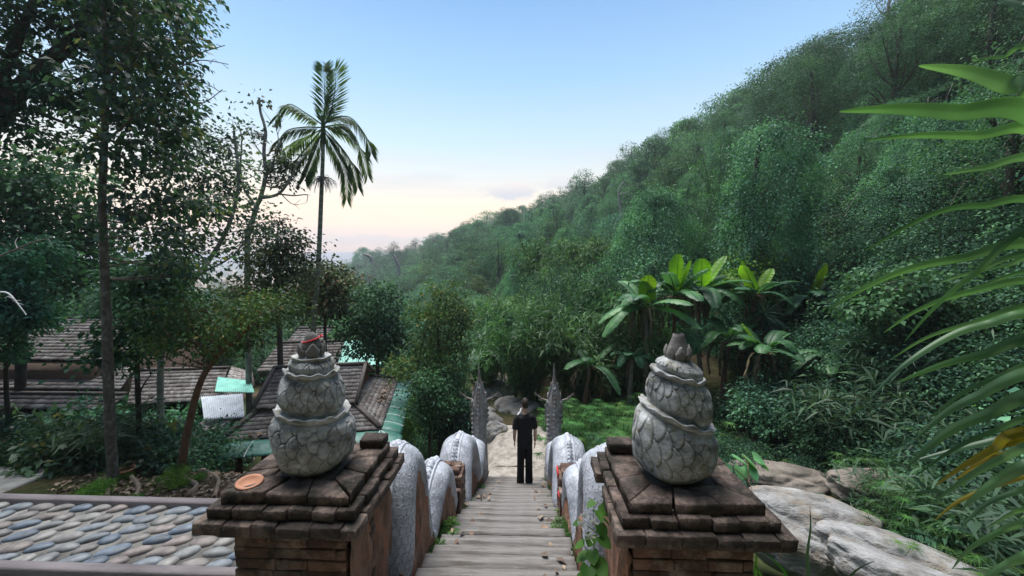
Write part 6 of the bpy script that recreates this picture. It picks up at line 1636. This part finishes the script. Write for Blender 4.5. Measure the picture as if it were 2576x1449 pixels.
# dry brush on the slope behind the strap leaves
mb=MB(); g=np.random.default_rng(14)
for k in range(520):
    u=g.uniform(2080,2720); f=g.uniform(.24,.55); x,y,z=on_hill(u,f); a=g.uniform(0,6.28); L1=g.uniform(.6,2.2); d=np.array([math.cos(a),math.sin(a)*.5,0]); b=np.array([x,y,z+g.uniform(.1,.9)])
    mb.tube(spline([b,b+d*L1*.35+np.array([0,0,L1*g.uniform(.1,.5)]),b+d*L1*.75+np.array([0,0,L1*g.uniform(.0,.5)]),b+d*L1+np.array([0,0,-L1*g.uniform(.0,.3)])],7),np.linspace(.018,.006,7),4,cap=False)
tag(link('dry_brush',mb.mesh('dry_brush',M['deadwood'],True)),'tangle of dry grey twigs on the slope behind the strap leaves',kind='stuff')
def branch(label,pts,r,name='fallen_branch',mat='bark_pale'):
    T=[Vector(p) for p in pts]; base=T[0]; mb=MB(); S=spline([tuple(t-base) for t in T],20); mb.tube(S,np.linspace(r,r*.35,20),7,rough=.08,rng=random.Random(3))
    g=np.random.default_rng(int(r*1e4)+len(label))
    for k in range(3):
        j=int(g.integers(6,16)); e=S[j]+g.normal(size=3)*np.linalg.norm(S[-1])*.16; mb.tube([S[j],(S[j]+e)/2+g.normal(size=3)*.02,e],[r*.5,r*.35,r*.15],5,cap=False)
    return tag(link(name,mb.mesh(name,M[mat],True),None,base),label,'branch')
def hp(u,v,lift=.5):
    h=hill_pt(2340,500); return at(u,v,h[1]*.90 if h else 14)
branch('long bleached branch lying across the dry brush on the slope',[hp(2395,520),hp(2340,492),hp(2290,470),hp(2272,455)],.07)
branch('short forked bleached branch standing in the dry brush',[hp(2382,515),hp(2372,470),hp(2345,448),hp(2330,440)],.05)
branch('pale dead snag sticking up from the low ridge near the valley',[at(1004,690,60),at(1002,670,60),at(995,650,60),at(990,640,60)],.35,'dead_snag')
branch('bleached curved branch in the crown below the pale snag',[at(935,660,55),at(930,645,55),at(915,640,55)],.3,'dead_snag')
branch('pale bare trunk fork under the vine-wrapped hilltop trunk',[at(2238,205,28),at(2236,185,28),at(2243,160,28),at(2240,140,28)],.13,'dead_snag')
branch('pale bare limb on the dark upper wood of the ridge',[at(1566,560,46),at(1560,520,46),at(1556,480,46),at(1570,455,46)],.16,'dead_snag')
branch('bare pale twig reaching in from the left edge',[at(-30,655,4.6),at(30,632,4.6),at(80,610,4.6),at(132,598,4.6)],.014,'twig')
branch('white lichen-covered twig with a pale leaf at the left edge',[at(-10,735,4.2),at(20,738,4.2),at(45,765,4.2),at(66,792,4.2)],.013,'twig','white')
# small red board in the leaves
p=at(2372,566,15.0); mb=MB(); mb.box((-.22,-.02,-.08),(.22,.02,.08),bev=.01); mb.box((.14,-.015,-.75),(.19,.015,-.05)); o=mb.build('red_board',M['red'],loc=hp(2372,566)); tag(o,'small red board half hidden in leaves below the dry brush','sign')

# ------------------------------------------------------------------ strap-leaved plant at the right edge
def strap():
    root=empty('strap_leaf_plant',(2.75,1.55,-2.6),R(0),'big strap-leaved plant reaching in from the right edge with long arching green blades','plant'); off=Vector((-2.75,-1.55,2.6))
    D=[([(2445,150),(2520,143),(2620,150)],26,1.25,0),([(2310,165),(2430,180),(2530,212),(2640,258)],62,1.15,0),([(2110,281),(2240,274),(2400,282),(2640,308)],56,1.10,0),([(2172,353),(2300,341),(2450,341),(2640,348)],36,1.2,0),
       ([(2372,440),(2470,424),(2640,412)],36,1.35,0),([(2174,632),(2290,565),(2380,528),(2470,518),(2640,522)],26,1.15,0),([(2080,782),(2180,722),(2290,676),(2420,650),(2640,625)],34,1.05,0),([(2275,860),(2350,775),(2450,690),(2640,580)],26,.98,0),
       ([(2366,710),(2450,684),(2640,640)],26,1.25,0),([(2222,838),(2310,780),(2440,735),(2640,715)],26,1.18,0),([(2188,1002),(2270,922),(2380,850),(2480,815),(2640,795)],30,1.02,0),([(2258,962),(2370,918),(2480,890),(2640,850)],40,1.1,0),
       ([(2300,1108),(2370,1045),(2450,1000),(2640,930)],44,1.0,0),([(2278,1178),(2380,1090),(2490,1040),(2640,985)],44,1.08,0),([(2288,1162),(2400,1132),(2500,1108),(2640,1075)],28,1.2,0),([(2352,1222),(2420,1175),(2500,1128),(2580,1085)],34,1.05,1),
       ([(2338,1272),(2430,1205),(2520,1155),(2640,1110)],34,.98,0),([(2420,1280),(2500,1215),(2640,1150)],50,1.02,0),([(2350,1310),(2410,1262),(2500,1222),(2640,1180)],22,1.12,1),([(2395,1432),(2440,1380),(2520,1335),(2640,1290)],26,1.0,0),([(2455,1470),(2530,1420),(2640,1370)],44,.95,0),([(2500,-6),(2570,12),(2660,40)],40,1.2,0),
       ([(2440,690),(2530,668),(2640,648)],22,1.4,0),([(2400,1210),(2470,1160),(2560,1110)],26,1.15,1),([(2530,870),(2580,840),(2650,800)],30,1.3,0),([(2300,1200),(2400,1130),(2500,1085),(2640,1040)],20,1.15,0),([(2410,1335),(2480,1268),(2560,1235),(2640,1215)],24,1.1,0),([(2460,1240),(2530,1195),(2640,1165)],22,1.2,0),([(2330,1060),(2420,990),(2520,945),(2640,915)],20,1.2,0),([(2480,1330),(2550,1290),(2640,1262)],26,1.0,0),([(2390,760),(2480,715),(2640,690)],18,1.3,0),([(2240,905),(2330,850),(2440,815),(2640,770)],18,1.3,0),([(2440,1180),(2520,1140),(2640,1118)],18,1.1,1)]
    g=np.random.default_rng(3); a=MB(); b=MB()
    for (pts,w,Y,yl) in D:
        k=len(pts); P=[np.array(tuple(at(u,v,Y*(1+.10*(k-1-i)/(k-1)))) ) for i,(u,v) in enumerate(pts)]
        # continue to the stem beyond the frame
        P.append(np.array((P[-1][0]*.4+2.75*.6,P[-1][1]*.5+1.55*.5+.05,P[-1][2]*.75-.9*.25)))
        S=spline(P,46); L_=np.concatenate([[0],np.cumsum(np.linalg.norm(np.diff(S,axis=0),axis=1))]); t=L_/L_[-1]
        wid=w*Y*(1.0 if w>50 else .84)/FPX; V=[]
        view=unit(S-np.array([CX,0,0]))
        for j in range(46):
            tg=unit(S[min(j+1,45)]-S[max(j-1,0)]); sd=unit(np.cross(tg,view[j]))           # blade roughly faces down-valley
            face=unit(np.cross(sd,tg)); rot=.35*math.sin(w+Y*9); sd2=sd*math.cos(rot)+face*math.sin(rot); nn=unit(np.cross(sd2,tg))
            pr=min(1,(t[j]/.42)**.62+.02)*(1-.25*max(t[j]-.6,0)/.4); h=wid*.5*pr/abs(math.cos(rot))
            V.append([S[j]+sd2*h*q+nn*h*(.24*abs(q)**1.3+.035*math.cos(q*15.7)) for q in np.linspace(-1,1,11)])
        (b if yl else a).grid(np.array(V))
    fo=a.build('blades',LM['strap'],root,smooth=True,loc=off); y_=b.build('blades',LM['strap_yellow'],root,smooth=True,loc=off); y_['label']='yellowing strap blades'
    s=MB(); s.tube([(0,0,0),(.03,0,.9),(0,.02,1.7),(-.05,0,2.4),(0,0,3.1)],[.05,.045,.04,.035,.02],10); s.build('stem',M['bark_pale'],root,smooth=True)
strap()

# ------------------------------------------------------------------ creepers round the right pillar
def heart(mb,p,a,sz,g,droop=.5):
    d=np.array([math.cos(a),math.sin(a),-droop]); d/=np.linalg.norm(d); s=unit(np.cross(d,np.array([0,0,1.])+g.normal(size=3)*.3)); n=np.cross(s,d); V=[]
    for t in np.linspace(0,1,7):
        w=sz*.5*(math.sin(math.pi*min(t*.8+.2,1))**.8)*(1-t**3*.0) if t<.99 else 0
        V.append([p+d*sz*t+s*w*q+n*abs(q)*w*.25+d*(-.12*sz*abs(q)*(1-t)) for q in (-1,-.5,0,.5,1)])
    mb.grid(np.array(V))
def creeper(label,stems,leaves,flowers,name='creeper',lm='near'):
    base=Vector(stems[0][0]); root=empty(name,base,0,label,'creeper'); off=-base; g=np.random.default_rng(len(label))
    mb=MB()
    for s in stems: mb.tube(spline([tuple(p) for p in s],16),np.linspace(.0035,.0018,16),5,cap=False)
    mb.build('stem',M['bark_red'] if not flowers else LM['bright'],root,smooth=True,loc=off)
    lb=MB()
    for (p,a,sz,dr) in leaves: heart(lb,np.array(tuple(p)),a,sz,g,dr)
    if leaves: lb.build('leaves',LM[lm],root,smooth=True,loc=off)
    for p in flowers:
        fb=MB(); p=np.array(tuple(p))
        for k in range(5):
            a=k*1.2566+g.uniform(-.2,.2); d=np.array([math.cos(a)*.6,-.5+math.sin(a)*.3,math.sin(a)*.5+.45]); d/=np.linalg.norm(d); s=unit(np.cross(d,np.array([0,1,.2]))); fb.grid(np.array([[p+d*.045*t+s*.011*math.sin(math.pi*min(t*.8+.15,1))*q for q in (-1,0,1)] for t in np.linspace(0,1,5)]))
        fb.build('flower',M['white'],root,smooth=True,loc=off)
g=np.random.default_rng(8)
st_=[[at(1478,1470,2.15),at(1490,1400,2.2),at(1500,1340,2.25),at(1492,1290,2.3),at(1505,1262,2.3)],[at(1490,1400,2.2),at(1470,1372,2.2),at(1462,1330,2.2)],[at(1500,1340,2.25),at(1470,1318,2.25),at(1452,1310,2.25)]]
lv=[]
for (u,v,Y,a,sz) in ((1500,1285,2.25,-70,.075),(1512,1270,2.3,-30,.08),(1495,1262,2.3,-150,.06),(1505,1320,2.25,-60,.085),(1488,1345,2.2,-120,.07),(1508,1350,2.2,-40,.085),(1490,1385,2.18,-90,.08),(1500,1410,2.15,-60,.10),(1480,1425,2.12,-110,.09),(1470,1368,2.2,170,.07),(1478,1395,2.2,-160,.08),(1496,1440,2.1,-80,.10),(1475,1450,2.1,-130,.09),(1460,1315,2.2,175,.05),(1512,1302,2.28,-20,.07)):
    lv.append((at(u,v,Y),R(a),sz,g.uniform(.3,.9)))
creeper('climbing creeper with pale star-like flowers on the inner side of the right pillar',st_,lv,[at(1484,1352,2.12),at(1462,1322,2.15),at(1492,1318,2.18),at(1470,1300,2.2)],name='flowering_creeper',lm='bright')
lv=[(at(u,v,Y),R(a),sz,dr) for (u,v,Y,a,sz,dr) in ((1845,1150,2.62,-20,.10,.5),(1868,1148,2.7,-40,.11,.7),(1895,1150,2.7,0,.10,.6),(1880,1172,2.65,-70,.11,.9),(1905,1165,2.7,-10,.09,.7),(1800,1165,2.5,-90,.08,.6),(1822,1172,2.5,-60,.07,.8),(1862,1175,2.65,-110,.09,.9))]
creeper('heart-leaved vine trailing over the outer back corner of the right pillar',[[at(1790,1160,2.5),at(1840,1175,2.5),at(1885,1215,2.5),at(1892,1245,2.4)],[at(1892,1245,2.4),at(1930,1290,2.3),at(1955,1340,2.25),at(1962,1410,2.2)],[at(1892,1245,2.4),at(1850,1262,2.2),at(1825,1272,2.1)],[at(1885,1215,2.5),at(1880,1160,2.65),at(1870,1145,2.7)]],lv,[],name='trailing_vine',lm='vine')
# blades of grass standing at the lower right
def blades(label,specs,lm,name='grass_blades'):
    base=Vector(at(*specs[0][0])); mb=MB()
    for pts_w in specs:
        w=pts_w[-1]; S=spline([tuple(at(*p)-base) for p in pts_w[:-1]],12); V=[]
        for j in range(12):
            tg=unit(S[min(j+1,11)]-S[max(j-1,0)]); sd=unit(np.cross(tg,np.array([0,1,.1]))); V.append([S[j]+sd*w*(1-(j/11)**2)*q+np.array([0,1,0])*abs(q)*w*.3 for q in (-1,0,1)])
        mb.grid(np.array(V))
    o=mb.build(name,LM[lm],smooth=True,loc=base); tag(o,label,'grass')
blades('wide bright green blades poking up beside the right pillar base',[[(1900,1500,2.6),(1902,1440,2.6),(1905,1388,2.6),.016],[(1920,1500,2.6),(1915,1450,2.6),(1895,1415,2.6),.012],[(1990,1500,2.7),(1975,1440,2.7),(1925,1392,2.7),.014]],'bright')
blades('single tall dark blade in front of the lowest pale slab',[[(2038,1500,2.7),(2032,1400,2.7),(2040,1330,2.7),(2038,1275,2.7),.012],[(2100,1500,2.7),(2150,1440,2.7),(2200,1412,2.7),.012]],'reed')

# ------------------------------------------------------------------ small things in the left garden
def pot(label,u,v,Y,s):
    p=at(u,v,Y); mb=MB(); V=[]
    for r,z in ((0,.0),(.10,.0),(.14,.16),(.155,.16),(.155,.20),(.135,.20),(.12,.13),(0,.12)): V.append([(r*s*math.cos(a),r*s*math.sin(a),z*s) for a in np.linspace(0,6.283,28,endpoint=False)])
    mb.grid(np.array(V),closeV=True,flip=True); me=mb.mesh('plant_pot',M['terracotta'],True); fix_normals(me); o=link('plant_pot',me,None,(p.x,p.y,tz(p.x,p.y)-.01)); tag(o,label,'pot')
pot('clay pot standing right of the spotted trunk foot',345,1186,6.9,1.0); pot('smaller dark clay pot half buried next to the other pot',318,1198,6.6,.9); pot('low clay pot in the weeds left of the leaning trunk',362,1180,7.1,.8)
M['bed_stone']=surf_mat('bed_stone',(.16,.12,.085),(.33,.26,.19),scale=8,bump=.5)
def edging(label,px):
    P=[]
    for (u,v) in px:
        h=hill_pt(u,v) if False else None; d=ray(u,v); t=3
        while t<12 and d.z*t>tz(CX+d.x*t,d.y*t): t+=.05
        P.append((CX+d.x*t,d.y*t,tz(CX+d.x*t,d.y*t)+.02))
    base=Vector(P[0]); S=spline([tuple(Vector(p)-base) for p in P],60); V=[]
    for j in range(60):
        tg=S[min(j+1,59)]-S[max(j-1,0)]; tg[2]=0; tg=unit(tg); s=np.array([-tg[1],tg[0],0])*.024*(1+.25*math.sin(j*1.9))
        V.append([S[j]-s-np.array([0,0,.08]),S[j]-s*.9+np.array([0,0,.05]),S[j]+s*.9+np.array([0,0,.055]),S[j]+s-np.array([0,0,.08])])
    mb=MB(); mb.grid(np.array(V)); me=mb.mesh('bed_edging',M['bed_stone'],True); o=link('bed_edging',me,None,base); tag(o,label,'edging')
edging('long winding stone edging curling round the soil patch by the pavilion',[(620,1172),(585,1150),(545,1155),(505,1172),(470,1185),(458,1190)])
edging('wavy stone edging running from the leaning trunk to the pillar',[(470,1185),(500,1190),(535,1200),(550,1215),(545,1240),(540,1256)])
edging('short curled stone edging right of the leaning trunk foot',[(458,1200),(475,1215),(495,1225),(485,1240),(460,1252)])
edging('broken stone edging below the spotted trunk',[(330,1205),(345,1222),(350,1240),(340,1256)])
edging('stone edging hook left of the spotted trunk',[(268,1225),(272,1240),(268,1256)])
mb=MB(); S=[at(-40,1142,7.6),at(60,1141,7.55),at(130,1139,7.5),at(220,1142,7.4),at(330,1152,7.2),at(440,1172,6.9)]
mb.tube(spline([tuple(s) for s in S],50),.014,6); M['hose']=surf_mat('green_hose',(.015,.09,.05),(.03,.14,.08),scale=5,bump=0,rough=.4); tag(mb.build('garden_hose',M['hose'],smooth=True),'thin green hose strung across the garden behind the spotted trunk','hose')
p=at(30,1215,6.2); mb=MB(); mb.box((-1.2,-.45,-.1),(.25,.5,.03),bev=.03); o=mb.build('concrete_slab',M['cement'],loc=(p.x,p.y,tz(p.x,p.y)+.02)); tag(o,'flat pale concrete slab at the left edge of the garden','slab')
# haze: the evening air of the valley
for i,(x,y,s_) in enumerate(((-4.5,-4,1.0),(-1.2,-6,1.1),(2.6,-4.5,1.0),(5.5,-5,1.1),(0.6,-9,1.3))):  # unseen trees added behind the camera to keep light off front faces
    plant('dark' if i%2 else 'round','forest_tree',(x,y,tz(x,y)-.2),'unseen dark tree added behind the terrace to shade the front faces','tree',s_,i*1.7,'unseen shade trees added behind the terrace')
hz=MB(); hz.box((-1350,-60,-62),(700,1300,95)); hm2,nt,N,L=newmat('haze_air'); v_=N.new('ShaderNodeVolumePrincipled'); v_.inputs['Density'].default_value=.0007; v_.inputs['Color'].default_value=(.86,.93,1,1); v_.inputs['Anisotropy'].default_value=.2
o_=N.new('ShaderNodeOutputMaterial'); L.new(v_.outputs[0],o_.inputs[1]); tag(hz.build('haze',hm2),kind='stuff')
# growth just outside the frame on both flanks
pts=[]; q=random.Random(61)
for k in range(900):
    th=q.uniform(59,96); rf,rc=interp(th,FOOT_R),interp(th,HILL_R); r=lerp(rf,rc*1.05,q.uniform(0,1)); x,y=CX+r*math.sin(R(th)),r*math.cos(R(th)); pts.append((x,y,tz(x,y)-.1,.7+r/60))
scatter('flank_undergrowth','shrubs covering the hillside to the right of the creek',['shrub_vine','shrub','shrub_dark'],pts,.7,1.4,62)
pts=[]
for k in range(420):
    th=q.uniform(-112,-62); r=q.uniform(8,46); x,y=CX+r*math.sin(R(th)),r*math.cos(R(th)); 
    if y<1.0 and x>-8: continue
    if x>-8 or (y<3.6 and y>1.8 and x>-7.5): continue
    pts.append((x,y,tz(x,y)-.1,.7+r/50))
scatter('left_flank_undergrowth','shrubs covering the ground left of the garden',['shrub','shrub_dark'],pts,.7,1.4,63)
# ------------------------------------------------------------------ render settings
vs=SC.view_settings; vs.view_transform='Standard'; vs.look='None'; vs.gamma=1; vs.exposure=1.2; vs.use_curve_mapping=False
SC.cycles.max_bounces=6; SC.cycles.diffuse_bounces=3; SC.cycles.glossy_bounces=2; SC.cycles.transmission_bounces=3; SC.cycles.transparent_max_bounces=4; SC.cycles.volume_bounces=0
SC.cycles.use_denoising=True; SC.cycles.sample_clamp_indirect=4
